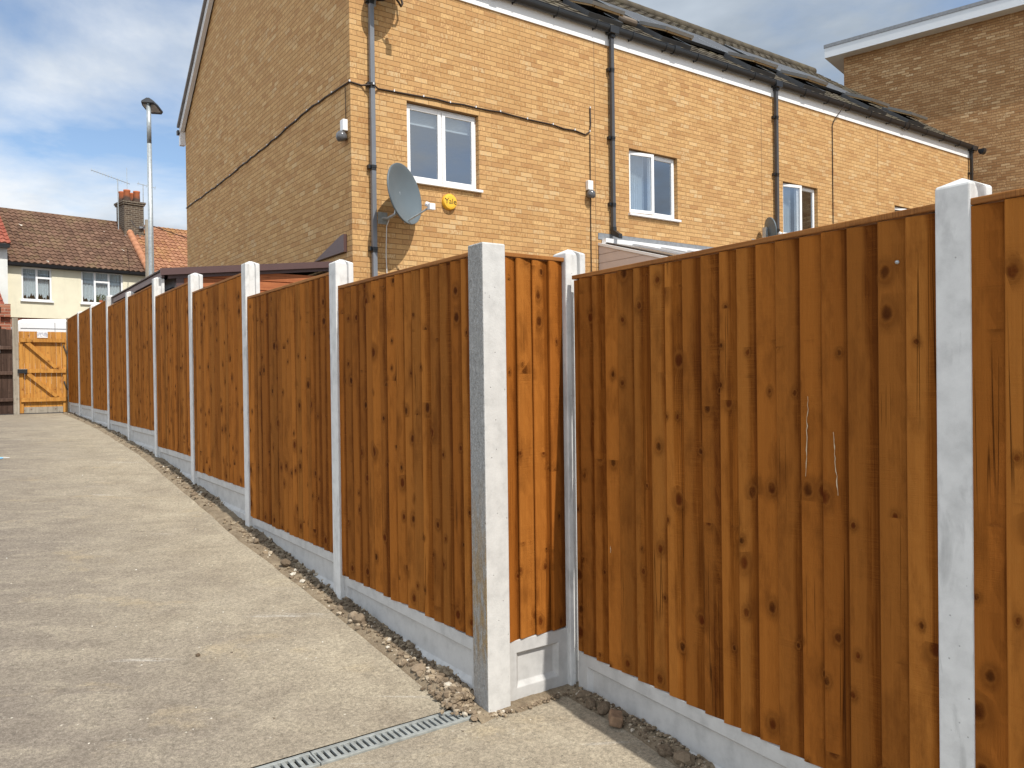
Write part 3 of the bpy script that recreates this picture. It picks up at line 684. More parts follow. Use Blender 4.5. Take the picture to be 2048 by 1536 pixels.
m_railwood = wood_mat('capping_wood', (0.17, 0.060, 0.013), (0.30, 0.118, 0.027), (0.42, 0.19, 0.055), var=0.12, knots=False, vert=False)
def gboard(L, label, loc, rotz):
    """0.30 m high, recessed face, local like panel()"""
    m = MB(); H = 0.30; yf, yr, yb = 0.012, -0.010, -0.036
    x0, x1, z0, z1 = 0.075, L-0.075, 0.068, H-0.062; s = 0.022
    vs = [(0, yf, 0), (L, yf, 0), (L, yf, H), (0, yf, H), (x0, yf, z0), (x1, yf, z0), (x1, yf, z1), (x0, yf, z1),
          (x0+s, yr, z0+s), (x1-s, yr, z0+s), (x1-s, yr, z1-s*0.6), (x0+s, yr, z1-s*0.6), (0, yb, 0), (L, yb, 0), (L, yb, H), (0, yb, H)]
    fs = [(1, 0, 4, 5), (2, 1, 5, 6), (3, 2, 6, 7), (0, 3, 7, 4), (5, 4, 8, 9), (6, 5, 9, 10), (7, 6, 10, 11), (4, 7, 11, 8), (9, 8, 11, 10),
          (12, 13, 14, 15), (0, 1, 13, 12), (1, 2, 14, 13), (2, 3, 15, 14), (3, 0, 12, 15)]
    m.add(vs, fs); o = m.build('gravel_board', m_gravelboard, loc=loc, rotz=rotz, bevel=0.003)
    tag(o, label, 'gravel board', 'concrete gravel boards under the panels'); return o
yp = [3.198] + [p[0] for p in posts] + [19.86]
zb = [-1.263, -1.153, -0.93, -0.795, -0.617, -0.604, -0.465, -0.435, -0.42]
zt_l = [0.605, 0.712, 0.932, 1.056, 1.22, 1.23, 1.358, 1.385, 1.412]
NM = ['first dark brown panel left of the big corner post', 'brown panel between the first and second slotted posts from the corner', 'brown panel between the second and third slotted posts from the corner',
      'brown panel between the third and fourth slotted posts from the corner', 'middle brown panel of the long fence, starting the higher step', 'brown panel fourth from the orange gate, dropping to a lower board',
      'brown panel third from the orange gate', 'brown panel second from the orange gate', 'narrow-looking brown panel right beside the orange gate']
XP = 2.043
for i in range(9):
    a = yp[i] + (0.033 if i else -0.02); b_ = yp[i+1]-0.033 if i < 8 else yp[i+1]
    L = b_-a; H = zt_l[i]-zb[i]
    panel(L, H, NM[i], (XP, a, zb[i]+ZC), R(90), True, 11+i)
    gboard(L, 'recessed gravel board under the ' + NM[i].replace('brown panel ', '', 1).replace('first dark left', 'panel left').strip()[:60] if False else ['recessed pale gravel board left of the big corner post', 'recessed gravel board, second left of the corner post', 'recessed gravel board, third left of the corner post',
        'recessed gravel board, fourth left of the corner post', 'recessed gravel board in the middle of the long fence', 'recessed gravel board, fourth from the orange gate', 'recessed gravel board, third from the orange gate',
        'recessed gravel board, second from the orange gate', 'recessed gravel board touching the orange gate hinge post'][i], (XP, a, zb[i]+ZC-0.302), R(90))
# return panel (faces the camera side, in the sun)
panel(2.525-2.13, 1.872, 'short sunlit orange panel of four boards at the corner', (2.525, 3.118, -1.272+ZC), R(180), True, 40, narrow=[0.098, 0.098, 0.098])
gboard(0.41, 'short sunlit gravel board under the orange corner panel', (2.53, 3.116, -1.272+ZC-0.302), R(180))
# right-hand fence
def rfence(s0, s1, zb_, zt_, label, glabel, seed):
    p = RP0 + RD*s1; L = s1-s0
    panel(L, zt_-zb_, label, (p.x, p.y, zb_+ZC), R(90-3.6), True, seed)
    if glabel: gboard(L, glabel, (p.x, p.y, zb_+ZC-0.302), R(90-3.6))
rfence(0.035, 1.90, -1.375, 0.505, 'big dark brown panel filling the right of the photo', 'long gravel board under the big right panel', 63)
rfence(1.965, 3.82, -1.385, 0.50, 'partly seen panel beyond the nearest post at right edge', None, 64)
# pale resin runs and a chipped spot on the big panel
def rpos(s_, z, off=0.024): p_ = RP0 + RD*s_ + RN*off; return (p_.x, p_.y, z+ZC)
for pts, lab in (RESIN):
    rr = random.Random(len(lab)); P_ = []
    for (sa, za), (sb2, zb2) in zip(pts, pts[1:]):
        for i in range(8): t_ = i/8; P_.append(rpos(sa+(sb2-sa)*t_+rr.uniform(-0.003, 0.003), za+(zb2-za)*t_))
    mb = MB(); mb.tube(P_, [0.0006+0.0018*rr.random()**2 for _ in P_], 6)
    tag(mb.build('resin_run', m_resin), lab, 'resin streak')
# bolt head on the big panel
p = RP0 + RD*1.765 + RN*0.022
o = MB().lathe([(0, 0.007), (0.005, 0.006), (0.0065, 0.0)], 14, (0, 0, 0), (RN.x, RN.y, 0)).build('screw_head', m_galv, loc=(p.x, p.y, 0.345+ZC), smooth=True)
tag(o, 'shiny screw head near the top of the big right panel', 'screw')

# ------------------------------------------------------------------ gate, its posts and the old fence
YG = 19.96; zg = -0.64+ZC
gt_ = thing('garden_gate', 'orange timber ledged and braced gate closing the alley', 'gate', (1.10, YG, zg))
b = MB()
for k in range(9): b.box(0.005+k*0.1, 0.005+k*0.1+0.097, 0.0, 0.018, 0.0, 1.77, 3000+k)
b.build('boards', m_gate, gt_)
for (xa, xb) in ((0.0, 0.075), (0.82, 0.90)): MB().box(xa, xb, -0.03, -0.0005, 0.0, 1.53, 3020+xa).build('stile', m_gate, gt_, bevel=0.003)
for (z0, z1) in ((1.535, 1.616), (0.869, 0.958), (0.244, 0.333)):
    b = MB(); b.box(0.03, 0.88, -0.066, -0.031, z0, z1, 3030+z0); b.build('rail', m_gaterail, gt_, bevel=0.003) if False else b.build('rail', m_gate, gt_, bevel=0.003)
for (za, zb_) in ((1.53, 0.962), (0.864, 0.337)):
    b = MB(); b.prism([(0.11, za-0.02), (0.21, za), (0.74, zb_+0.02), (0.66, zb_)], 1, -0.06, -0.0008, 3040+za); b.build('brace', m_gate, gt_, bevel=0.002)
b = MB(); b.box(0.08, 0.815, -0.006, -0.0009, 0.0, 0.13, 3050); b.build('kick_board', m_greywood, gt_)
b = MB(); b.box(-0.03, 0.15, -0.10, -0.067, 0.86, 0.955); b.box(0.10, 0.13, -0.09, -0.067, 0.83, 0.865); lt = b.build('latch', m_black, gt_, bevel=0.004)
for z in (1.46, 0.66):
    b = MB(); b.tube([(0.845, -0.04, z), (0.90, -0.075, z-0.17)], 0.012, 6); b.box(0.832, 0.862, -0.05, -0.03, z-0.02, z+0.02); b.build('gate_spring', m_rail, gt_)
def text(name, body, size, mat, parent, loc, rot, ext=0.002, align='CENTER'):
    cu = bpy.data.curves.new(name, 'FONT'); cu.body = body; cu.size = size; cu.extrude = ext; cu.align_x = align; cu.align_y = 'CENTER'; cu.space_line = 0.95
    tmp = bpy.data.objects.new(name, cu); COL.objects.link(tmp)
    dg = bpy.context.evaluated_depsgraph_get(); me = bpy.data.meshes.new_from_object(tmp.evaluated_get(dg))
    bpy.data.objects.remove(tmp); me.materials.clear(); me.materials.append(mat)
    o = bpy.data.objects.new(name, me); COL.objects.link(o); o.parent = parent; o.location = loc; o.rotation_euler = rot; return o
sg = thing('notice_sign', 'white notice with blue lettering at the top of the gate', 'sign', (1.10+0.445, YG-0.012, zg+1.705))
MB().box(-0.10, 0.10, -0.006, 0.0, -0.068, 0.068).build('sign_plate', m_white, sg)
text('lettering', 'PLEASE KEEP\nGATE CLOSED\nAT ALL TIMES', 0.034, plain('blue_ink', (0.06, 0.09, 0.22), 0.6), sg, (0, -0.0075, 0), (R(90), 0, 0), 0.001)
m_gp = m_greywood
tag(MB().box(-0.055, 0.055, -0.05, 0.05, -0.3, 2.05, 3100).build('timber_post', m_gp, loc=(1.042, YG, zg), bevel=0.006), 'weathered grey timber post left of the orange gate', 'gate post')
tag(MB().box(-0.03, 0.03, -0.05, 0.05, -0.3, 2.08, 3101).build('timber_post', m_gp, loc=(2.035, YG-0.02, zg), bevel=0.006), 'thin timber hinge post right of the orange gate', 'gate post')
of = thing('wooden_fence', 'old dark brown board fence at the left frame edge', 'fence', (0.985, YG, zg))
b = MB()
for k in range(60):
    x = -0.10*k; b.box(x-0.104, x, 0.0, 0.02+0.004*(k % 2), 0.0, 1.80+0.01*((k*7) % 3), 3200+k)
b.build('boards', m_oldfence, of)
for z in (1.37, 0.83, 0.26): MB().box(-6, -0.002, -0.07, -0.002, z, z+0.075, 3290+z).build('rail', m_oldfence, of, bevel=0.008)
tag(MB().box(-0.09, 0.045, -0.008, 0, -0.075, 0.075).build('number_plate', m_white, loc=(0.72, YG-0.004, zg+1.38), bevel=0.003), 'small white plate on the old brown fence', 'plate')
pw = thing('pierced_wall', 'red openwork block wall behind the old brown fence', 'wall', (1.05, 21.6, -0.65+ZC))
b = MB(); b.box(-6, 0.0, 0, 0.2, 0, 1.84); b.box(-6, -0.001, 0.10, 0.19, 1.841, 2.499)
for r_ in range(3):
    z = 1.84 + r_*0.22
    for k in range(14):
        x = -0.40*k - (0.2 if r_ % 2 else 0.0)
        b.box(max(-6, x-0.19), x, 0.001, 0.199, z, z+0.14)
    b.box(-6, 0.0, 0, 0.2, z+0.14, z+0.22)
b.build('wall', m_redbrick, pw)

# ------------------------------------------------------------------ white van behind the gate
vn = thing('van', 'white van, only its roof showing above the orange gate', 'van', (0.98, 22.4, -0.65+ZC))
b = MB(); prof = [(0.0, 0.55), (0.02, 1.05), (0.12, 1.72), (0.20, 2.12), (0.30, 2.21), (1.6, 2.25), (4.3, 2.24), (4.5, 2.1), (4.55, 0.4), (0.15, 0.35)]
b.prism(prof, 1, 0.0, 1.85); b.build('body', m_van, vn, bevel=0.06)
b = MB(); b.prism([(-0.012, 1.15), (0.085, 1.78), (0.19, 2.06), (0.32, 2.10), (0.14, 1.15)], 1, 0.1, 1.75); b.build('windscreen', m_dglass, vn)
b = MB(); b.box(0.35, 0.95, -0.012, 0.0, 1.15, 1.72); b.build('side_window', m_dglass, vn)
b = MB(); b.box(0.30, 4.45, -0.01, -0.002, 1.99, 2.0); b.box(1.02, 1.03, -0.008, -0.001, 0.5, 2.15); b.build('panel_seam', m_greyboard, vn)
for x in (0.8, 3.6):
    b = MB(); b.lathe([(0.0, 0.0), (0.3, 0.0), (0.33, 0.04), (0.33, 0.2), (0.0, 0.2)], 24, (x, 0.2, 0.33), (0, -1, 0)); w_ = b.build('wheel', m_tyre, vn)
    MB().lathe([(0.0, 0.01), (0.19, 0.01), (0.2, 0.0)], 20, (x, 0.0, 0.33), (0, -1, 0)).build('rim', m_galv, w_)

# ------------------------------------------------------------------ window builder (local: x right, y into the wall, z up; frame face at y=0)
def ring(mb, x0, x1, z0, z1, w_, y0, y1):
    mb.box(x0, x0+w_, y0, y1, z0, z1); mb.box(x1-w_, x1, y0, y1, z0, z1)
    mb.box(x0+w_, x1-w_, y0, y1, z0, z0+w_); mb.box(x0+w_, x1-w_, y0, y1, z1-w_, z1)
def window(house, loc, W, H, rotz, opened=0.0, blind=True, curt=False, sill_out=0.14):
    e = MB(); ring(e, 0, W, 0, H, 0.045, 0.002, 0.065); e.box(W/2-0.025, W/2+0.025, 0.002, 0.065, 0.045, H-0.045)
    f = e.build('window', m_white, house, bevel=0.004, loc=loc, rotz=rotz)
    for side in (0, 1):
        x0, x1 = (0.03, W/2-0.008) if side == 0 else (W/2+0.008, W-0.03)
        ww = x1-x0; s = MB(); ring(s, 0, ww, 0, H-0.06, 0.058, -0.018, 0.03)
        so2 = s.build('sash', m_white, f, bevel=0.006); so2.location = (x0, 0, 0.03)
        s = MB(); s.add([(0.058, 0.004, 0.058), (ww-0.058, 0.004, 0.058), (ww-0.058, 0.004, H-0.118), (0.058, 0.004, H-0.118)], [(0, 1, 2, 3)])
        pn = s.build('pane', m_glass, f); pn.location = (x0, 0, 0.03)
        if side == 0 and opened:
            so2.rotation_euler.z = pn.rotation_euler.z = -opened; so2.location.y = pn.location.y = -0.004
    if blind:
        s = MB(); n = 9 if blind is True else 60
        zz_ = H-0.06
        for k in range(8): s.box(0.05, W-0.05, 0.10, 0.112, zz_-0.022*(k+1)+0.003, zz_-0.022*k)
        s.box(0.05, W-0.05, 0.095, 0.115, zz_-0.205, zz_-0.18); s.build('blind', m_blind, f)
    if curt:
        s = MB(); n = 60; vs = []
        for i in range(n+1):
            x = 0.04+((W if curt == 'net' else W*0.52)-0.08)*i/n; y = 0.16+0.02*math.sin(i*1.3); vs += [(x, y, 0.03), (x, y, H-0.03)]
        s.add(vs, [(2*i, 2*i+2, 2*i+3, 2*i+1) for i in range(n)]); s.build('curtain', m_curtain if curt == 'net' else m_blind, f)
    s = MB(); s.box(-0.03, W+0.04, -sill_out, 0.0, -0.042, -0.002); s.build('sill', m_white, f, bevel=0.005)
    return f

# ------------------------------------------------------------------ main brick terrace
XH, YH, XE, YB = 4.532, 10.233, 22.42, 19.75
ze = 5.735+ZC; zgd = -1.3+ZC; TP = 0.742; YR = 15.0; YE0 = 10.15; zr0 = 6.03+ZC         # eaves, garden level, roof slope
hs = thing('brick_house', 'long yellow brick terrace with tiled roof and white windows', 'house', (XH, YH, 0))
hx, hy, hl_, hd = 0, 0, XE-XH, YB-YH
WIN = [(5.408-XH, 2.895+ZC, 1.24, 1.145), (9.825-XH, 2.895+ZC, 1.235, 1.15), (14.245-XH, 2.90+ZC, 1.235, 1.15), (18.62-XH, 2.90+ZC, 1.235, 1.15)]
wl = MB(); xs = sorted({0, hl_} | {v for (x, z, W, H) in WIN for v in (x, x+W)}); zs = [zgd, WIN[0][1]-0.0, WIN[0][1]+1.15, ze+0.25]
zA, zB = zs[1], zs[2]
zRidge = zr0 + TP*(YR-YE0)
for i in range(len(xs)-1):
    for j in range(3):
        mid = (xs[i]+xs[i+1])/2
        if j == 1 and any(x < mid < x+W for (x, z, W, H) in WIN): continue
        wl.add([(xs[i], 0, zs[j]), (xs[i+1], 0, zs[j]), (xs[i+1], 0, zs[j+1]), (xs[i], 0, zs[j+1])], [(0, 1, 2, 3)])
for (x, z, W, H) in WIN:
    d = 0.11
    wl.add([(x, 0, zA), (x, d, zA), (x, d, zB), (x, 0, zB)], [(0, 1, 2, 3)]); wl.add([(x+W, 0, zA), (x+W, d, zA), (x+W, d, zB), (x+W, 0, zB)], [(3, 2, 1, 0)])
    wl.add([(x, 0, zB), (x+W, 0, zB), (x+W, d, zB), (x, d, zB)], [(3, 2, 1, 0)]); wl.add([(x, 0, zA), (x+W, 0, zA), (x+W, d, zA), (x, d, zA)], [(0, 1, 2, 3)])
ym = YR-YH; zs_ = lambda y: zr0-0.10 + TP*(min(y, 2*ym-y)+YH-YE0)
for X_, fl in ((0, False), (hl_, True)):
    vs = [(X_, 0, zgd), (X_, hd, zgd), (X_, hd, zs_(hd)), (X_, ym, zs_(ym)), (X_, 0, zs_(0))]
    wl.add(vs, [(0, 1, 2, 3, 4) if fl else (4, 3, 2, 1, 0)])
wl.add([(0, hd, zgd), (hl_, hd, zgd), (hl_, hd, ze+0.2), (0, hd, ze+0.2)], [(3, 2, 1, 0)])
wl.build('wall', m_brick, hs)
fl_ = MB(); fl_.box(0.05, hl_-0.05, 0.2, hd-0.05, 2.3+ZC, 2.35+ZC); fl_.box(0.05, hl_-0.05, 0.2, hd-0.05, 4.3+ZC, 4.35+ZC); fl_.box(0.05, hl_-0.05, 3.0, 3.05, 2.35+ZC, 4.3+ZC)
for xk in (4.45, 8.95, 13.3): fl_.box(xk, xk+0.1, 0.12, 3.0, 2.35+ZC, 4.3+ZC)
fl_.build('room_walls', m_room, hs)
# movement joints
jb = MB()
for X_ in (9.027, 13.55, 17.888): jb.box(X_-XH-0.006, X_-XH+0.006, -0.0015, 0.0, zgd, ze)
jb.build('movement_joint', plain('joint_sealant', (0.22, 0.13, 0.06), 0.8), hs)
window(hs, (WIN[0][0], 0.085, WIN[0][1]), 1.24, 1.145, 0)
window(hs, (WIN[1][0], 0.085, WIN[1][1]), 1.235, 1.15, 0, R(8.6), False, True)
window(hs, (WIN[2][0], 0.085, WIN[2][1]), 1.235, 1.15, 0, R(11), False, True)
window(hs, (WIN[3][0], 0.085, WIN[3][1]), 1.235, 1.15, 0, R(6), True)
# roof: courses of interlocking tiles with real steps
def tiled(mb, O, ux, uy, W, Lh, gauge, per, amp, step, segs=6, seed=0, prof='roman', lo=0.0):
    """O: eaves corner, ux: unit along eaves, uy: unit up the slope; builds stepped courses"""
    ux, uy = Vector(ux), Vector(uy); nn = ux.cross(uy).normalized(); n = int(W/per*segs)+1; rows = int(math.ceil(Lh/gauge)); rnd = random.Random(seed)
    O = Vector(O)
    for r in range(rows):
        a0, a1 = r*gauge, min(Lh, (r+1)*gauge+0.04); jit = rnd.uniform(-0.002, 0.002)
        vs, fs, bs = [], [], []
        for i in range(n+1):
            s = W*i/n; ph = (s/per) % 1.0
            if prof == 'pan': h = amp*(0.5-0.5*math.cos(2*math.pi*ph))**1.0
            else: h = amp*(1.0 if 0.36 < ph < 0.64 else (0.5 if 0.25 < ph < 0.75 else 0.0))
            tl = math.floor(s/per); jz = 0.0012*((tl*37+r*17) % 5-2)
            p0 = O + ux*s + uy*(a0+jit)
            vs += [p0 + nn*(h*0.35), p0 + nn*(h+step+jz), O + ux*s + uy*a1 + nn*h*0.9]; bs += [tl*1.0+r*131.0]*3
        for i in range(n):
            a, b_ = 3*i, 3*(i+1); fs += [(a, b_, b_+1, a+1), (a+1, b_+1, b_+2, a+2)]
        o_ = len(mb.v); mb.v += [tuple(v_) for v_ in vs]; mb.f += [tuple(i+o_ for i in f) for f in fs]; mb.b += bs
sl_len = (YR-YE0)*math.sqrt(1+TP*TP); c_, s_ = 1/math.sqrt(1+TP*TP), TP/math.sqrt(1+TP*TP)
rf = MB(); tiled(rf, (-0.12, YE0-YH, zr0), (1, 0, 0), (0, c_, s_), hl_+0.20, sl_len-0.05, 0.31, 0.30, 0.011, 0.018, 10, 3)
yb_ = 2*YR-YE0-YH
rf.add([(-0.12, yb_, zr0), (hl_+0.08, yb_, zr0), (hl_+0.08, ym, zRidge+0.01), (-0.12, ym, zRidge+0.01)], [(3, 2, 1, 0)])
rf.add([(-0.12, YE0-YH, zr0-0.03), (hl_+0.08, YE0-YH, zr0-0.03), (hl_+0.08, ym, zRidge-0.03), (-0.12, ym, zRidge-0.03), (hl_+0.08, yb_, zr0-0.03), (-0.12, yb_, zr0-0.03)], [(3, 2, 1, 0), (2, 3, 5, 4)])
roof = rf.build('roof', m_tile, hs)
rg = MB()
for k in range(40):
    x0 = -0.12 + k*0.453; rg.tube([(x0, ym, zRidge-0.015), (min(x0+0.447, hl_+0.08), ym, zRidge-0.015)], [0.135, 0.138], 12)
rg.build('ridge_tiles', m_tile, roof, smooth=True)
# verge trim + bargeboard on the gable (both slopes)
vg, bb = MB(), MB()
for sgn in (1, -1):
    def py(t): return (YE0-YH)+t*(YR-YE0) if sgn > 0 else yb_-t*(YR-YE0)
    for (x0, x1, dn, up, tgt) in ((-0.17, -0.005, -0.005, 0.05, vg), (-0.115, -0.03, -0.20, -0.006, bb), (-0.1235, -0.116, -0.135, -0.085, bb)):
        y0, y1 = py(0.0), py(1.0); z0, z1 = zr0, zRidge
        poly = [(y0, z0+dn), (y1, z1+dn), (y1, z1+up), (y0, z0+up)]
        tgt.prism(poly, 0, x0, x1)
vg.build('verge_trim', plain('grey_verge', (0.22, 0.20, 0.19), 0.6, var=0.15), roof)
bb.build('bargeboard', m_whitedull, hs)
MB().box(0.0, hl_+0.06, -0.022, -0.003, ze, ze+0.31).build('fascia', m_white, hs, bevel=0.003); MB().box(-0.115, -0.002, hd+0.0, hd+0.14, zr0-0.42, zr0-0.1).build('eaves_box', m_whitedull, hs); MB().box(-0.001, hl_, hd+0.1, hd+0.12, ze, ze+0.27).build('fascia', m_white, hs)
gu = MB()
nn_ = 12; prof = [(0.07*math.cos(a_), 0.112*math.sin(a_)) for a_ in [math.pi + math.pi*k/nn_ for k in range(nn_+1)]]
gy, gz_ = -0.094, ze+0.302
outl = [(gy+p[0], gz_+p[1]) for p in prof] + [(gy+p[0]*0.9, gz_+p[1]*0.9) for p in prof[::-1]]
gu.prism(outl, 0, -0.1, hl_+0.14)
gu.tube([(-0.1, gy-0.07, gz_), (hl_+0.14, gy-0.07, gz_)], 0.007, 6)
gtr = gu.build('gutter', m_black, hs)
for k in range(22):
    x = 0.25+k*0.84; gb = MB()
    gb.prism([(gy+1.12*p[0], gz_+1.12*p[1]) for p in prof] + [(gy+0.07, gz_+0.012), (gy-0.08, gz_+0.012)], 0, x-0.012, x+0.012)
    gb.prism([(gy+0.03, gz_-0.09), (gy+0.07, gz_-0.05), (gy+0.07, gz_-0.12)], 0, x-0.011, x+0.011)
    gb.build('gutter_bracket', m_black, gtr)
for k in range(5):
    x = 2.4+k*4.0; MB().prism([(gy+1.16*p[0], gz_+1.16*p[1]) for p in prof] + [(gy+0.07, gz_+0.016), (gy-0.083, gz_+0.016)], 0, x-0.07, x+0.07).build('gutter_joint', m_black, gtr)
gb = MB(); gb.prism([(yb_+0.04-0.06, zr0-0.06), (yb_+0.04+0.06, zr0-0.06), (yb_+0.04+0.05, zr0-0.16), (yb_+0.04-0.04, zr0-0.17)], 0, -0.16, hl_); gb.build('gutter', m_black, hs)
def downpipe(X_, zbot, shoe=False, mat=None):
    x = X_-XH; p = MB(); p.box(x-0.0325, x+0.0325, -0.105, -0.04, zbot, ze+0.14)
    o = p.build('downpipe', mat or m_grey, hs, bevel=0.006)
    for z in (ze-0.42, ze-1.6, ze-2.75, ze-3.9):
        if z < zbot+0.1: continue
        c2 = MB(); c2.box(x-0.037, x+0.037, -0.110, -0.034, z-0.02, z+0.02); c2.box(x-0.068, x-0.036, -0.07, 0.0, z-0.028, z+0.028)
        c2.box(x-0.034, x+0.034, -0.1065, -0.0385, z-0.06, z-0.019); c2.build('pipe_clip', m_black, o, bevel=0.003)
    c2 = MB(); c2.box(x-0.045, x+0.045, -0.13, -0.03, ze+0.12, ze+0.20); c2.box(x-0.10, x+0.10, gy-0.078, gy+0.068, ze+0.175, ze+0.304); c2.build('gutter_outlet', m_black, o, bevel=0.008)
    if shoe:
        c2 = MB(); c2.box(x-0.04, x+0.04, -0.112, -0.035, zbot-0.01, zbot+0.12); c2.prism([(-0.113, zbot+0.06), (-0.25, zbot-0.03), (-0.25, zbot-0.11), (-0.036, zbot-0.02)], 0, x-0.041, x+0.041); c2.build('pipe_shoe', m_black, o, bevel=0.006)
downpipe(4.83, zgd); downpipe(9.37, 2.47+ZC, True, m_dgrey); downpipe(13.95, zgd, False, m_dgrey); downpipe(22.36, zgd, False, m_black)
m_rlglass = plain('dull_roof_glass', (0.05, 0.055, 0.062), 0.5, 0.2)
# roof things: open rooflights and solar arrays
def on_roof(x, up, off): return Vector((x, (YE0-YH)+up*c_-off*s_, zr0+up*s_+off*c_))
RM = Matrix(((1, 0, 0), (0, c_, -s_), (0, s_, c_)))
def roofbox(mb, x0, x1, u0, u1, n0, n1):
    vs = []
    for n in (n0, n1): vs += [on_roof(x0, u0, n), on_roof(x1, u0, n), on_roof(x1, u1, n), on_roof(x0, u1, n)]
    mb.add(vs, [(0, 3, 2, 1), (4, 5, 6, 7), (0, 1, 5, 4), (1, 2, 6, 5), (2, 3, 7, 6), (3, 0, 4, 7)])
for k, x0 in enumerate((0.25, 2.1, 4.55, 6.35, 8.95, 10.75, 13.3, 15.1)):
    u0, Wd, Ld = 0.38, 0.80, 0.86
    b = MB()
    for (a, b0, c0, d0) in ((0, 0.06, 0, Ld), (Wd-0.06, Wd, 0, Ld), (0.06, Wd-0.06, 0, 0.06), (0.06, Wd-0.06, Ld-0.06, Ld)): roofbox(b, x0+a, x0+b0, u0+c0, u0+d0, 0.0, 0.10)
    rl = b.build('rooflight', plain('dark_rooflight_frame', (0.06, 0.062, 0.066), 0.4, 0.5), hs)
    b = MB(); roofbox(b, x0+0.06, x0+Wd-0.06, u0+0.06, u0+Ld-0.06, 0.0, 0.02); b.build('roof_opening', m_room, rl)
    # top-hung sash, swung open
    an = R(9); sb_ = MB()
    for (a, b0, c0, d0, n0, n1) in ((0.02, 0.09, 0, Ld-0.08, 0, 0.06), (Wd-0.09, Wd-0.02, 0, Ld-0.08, 0, 0.06), (0.09, Wd-0.09, 0, 0.07, 0, 0.06), (0.09, Wd-0.09, Ld-0.15, Ld-0.08, 0, 0.06)):
        sb_.box(a, b0, c0-(Ld-0.08), d0-(Ld-0.08), n0, n1)
    T = Matrix.Translation(on_roof(x0, u0+Ld-0.06, 0.10)) @ RM.to_4x4() @ Matrix.Rotation(-an, 4, 'X')
    sb_.xf(T); sh = sb_.build('sash', m_rlf, rl) if False else sb_.build('sash', plain('rooflight_sash', (0.19, 0.18, 0.165), 0.45, 0.5), rl)
    b = MB(); b.add([(0.09, -(Ld-0.15), 0.03), (Wd-0.09, -(Ld-0.15), 0.03), (Wd-0.09, -0.07, 0.03), (0.09, -0.07, 0.03)], [(0, 1, 2, 3)]); b.xf(T); b.build('pane', m_rlglass, rl)
    b = MB(); b.box(0.1, Wd-0.1, -(Ld-0.09), -(Ld-0.14), -0.035, -0.002); b.box(0.03, 0.075, -(Ld-0.09), -0.05, -0.03, -0.002); b.box(Wd-0.075, Wd-0.03, -(Ld-0.09), -0.05, -0.03, -0.002); b.xf(T); b.build('timber_lining', m_timber, rl)
for x0, wdt in ((2.5, 3.8), (6.75, 3.7), (11.0, 3.7)):
    b = MB(); roofbox(b, x0, x0+wdt, 1.40, 3.35, 0.05, 0.10); o = b.build('solar_array', m_black, hs)
    for k in range(3):
        w3 = wdt/3; b = MB(); roofbox(b, x0+k*w3+0.02, x0+(k+1)*w3-0.02, 1.42, 3.33, 0.1005, 0.104); b.build('solar_panel', m_solar, o)
        b = MB(); roofbox(b, x0+k*w3+0.002, x0+k*w3+0.019, 1.40, 3.35, 0.1005, 0.108); b.build('panel_frame', m_galv, o)
for x in (5.9, 6.45):
    b = MB(); roofbox(b, x, x+0.36, 1.05, 1.28, 0.03, 0.15); b.build('roof_vent', m_hip if False else plain('brown_roof_vent', (0.15, 0.115, 0.085), 0.7), hs, bevel=0.05)
b = MB(); xx = 16.036-XH; b.tube([(xx+0.25, -0.05, ze+0.35), (xx+0.22, -0.20, ze+0.24), (xx+0.05, -0.03, ze-0.08), (xx, -0.012, ze-0.22), (xx, -0.012, zgd)], 0.011, 6)
tag(b.build('cable', m_cable, loc=(XH, YH, 0)), 'black cable dropping from gutter down the far brick wall', 'cable')

# cables clipped along the walls
def wallcable(pts, r, label, clips=True, name='cable'):
    rnd = random.Random(5); P2 = []
    for a, b_ in zip(pts, pts[1:]):
        a, b_ = Vector(a), Vector(b_); n = max(1, int((b_-a).length/0.22))
        for i in range(n): P2.append(a.lerp(b_, i/n) + Vector((0, 0, rnd.uniform(-0.012, 0.012))))
    P2.append(Vector(pts[-1])); o = MB().tube(P2, r, 6).build(name, m_cable, smooth=True); tag(o, label, 'cable')
    if clips:
        for i in range(2, len(P2), 2):
            p = P2[i]; MB().box(p.x-0.008, p.x+0.008, p.y-0.012, p.y+0.012, p.z-0.002, p.z+0.026).build('cable_clip', m_whitedull, o)
    return o
g1 = XH-0.016; l1 = YH-0.016
wallcable([(g1, 19.72, 4.11+ZC), (g1, 17.2, 4.09+ZC), (g1, 15.4, 4.11+ZC), (g1, 13.3, 4.14+ZC), (g1, 11.6, 4.19+ZC), (g1, 10.6, 4.14+ZC), (g1, l1, 4.12+ZC), (4.7, l1, 4.12+ZC), (4.83, YH-0.118, 4.125+ZC), (4.95, l1, 4.125+ZC), (5.45, l1, 4.145+ZC), (7.05, l1, 4.165+ZC), (8.1, l1, 4.15+ZC), (8.8, l1, 4.12+ZC), (8.90, l1, 4.17+ZC), (8.92, l1, 4.3+ZC), (8.914, l1, 4.58+ZC)], 0.0125, 'brown cable clipped along the gable and front wall')
wallcable([(8.905, l1, 4.13+ZC), (8.90, l1, 3.3+ZC), (8.90, l1, zgd)], 0.008, 'thin brown cable running down beside the wall sensor', False)
wallcable([(g1, 10.37, 4.10+ZC), (g1, 10.36, 3.62+ZC)], 0.006, 'thin cable dropping to the sensor on the gable corner', False)

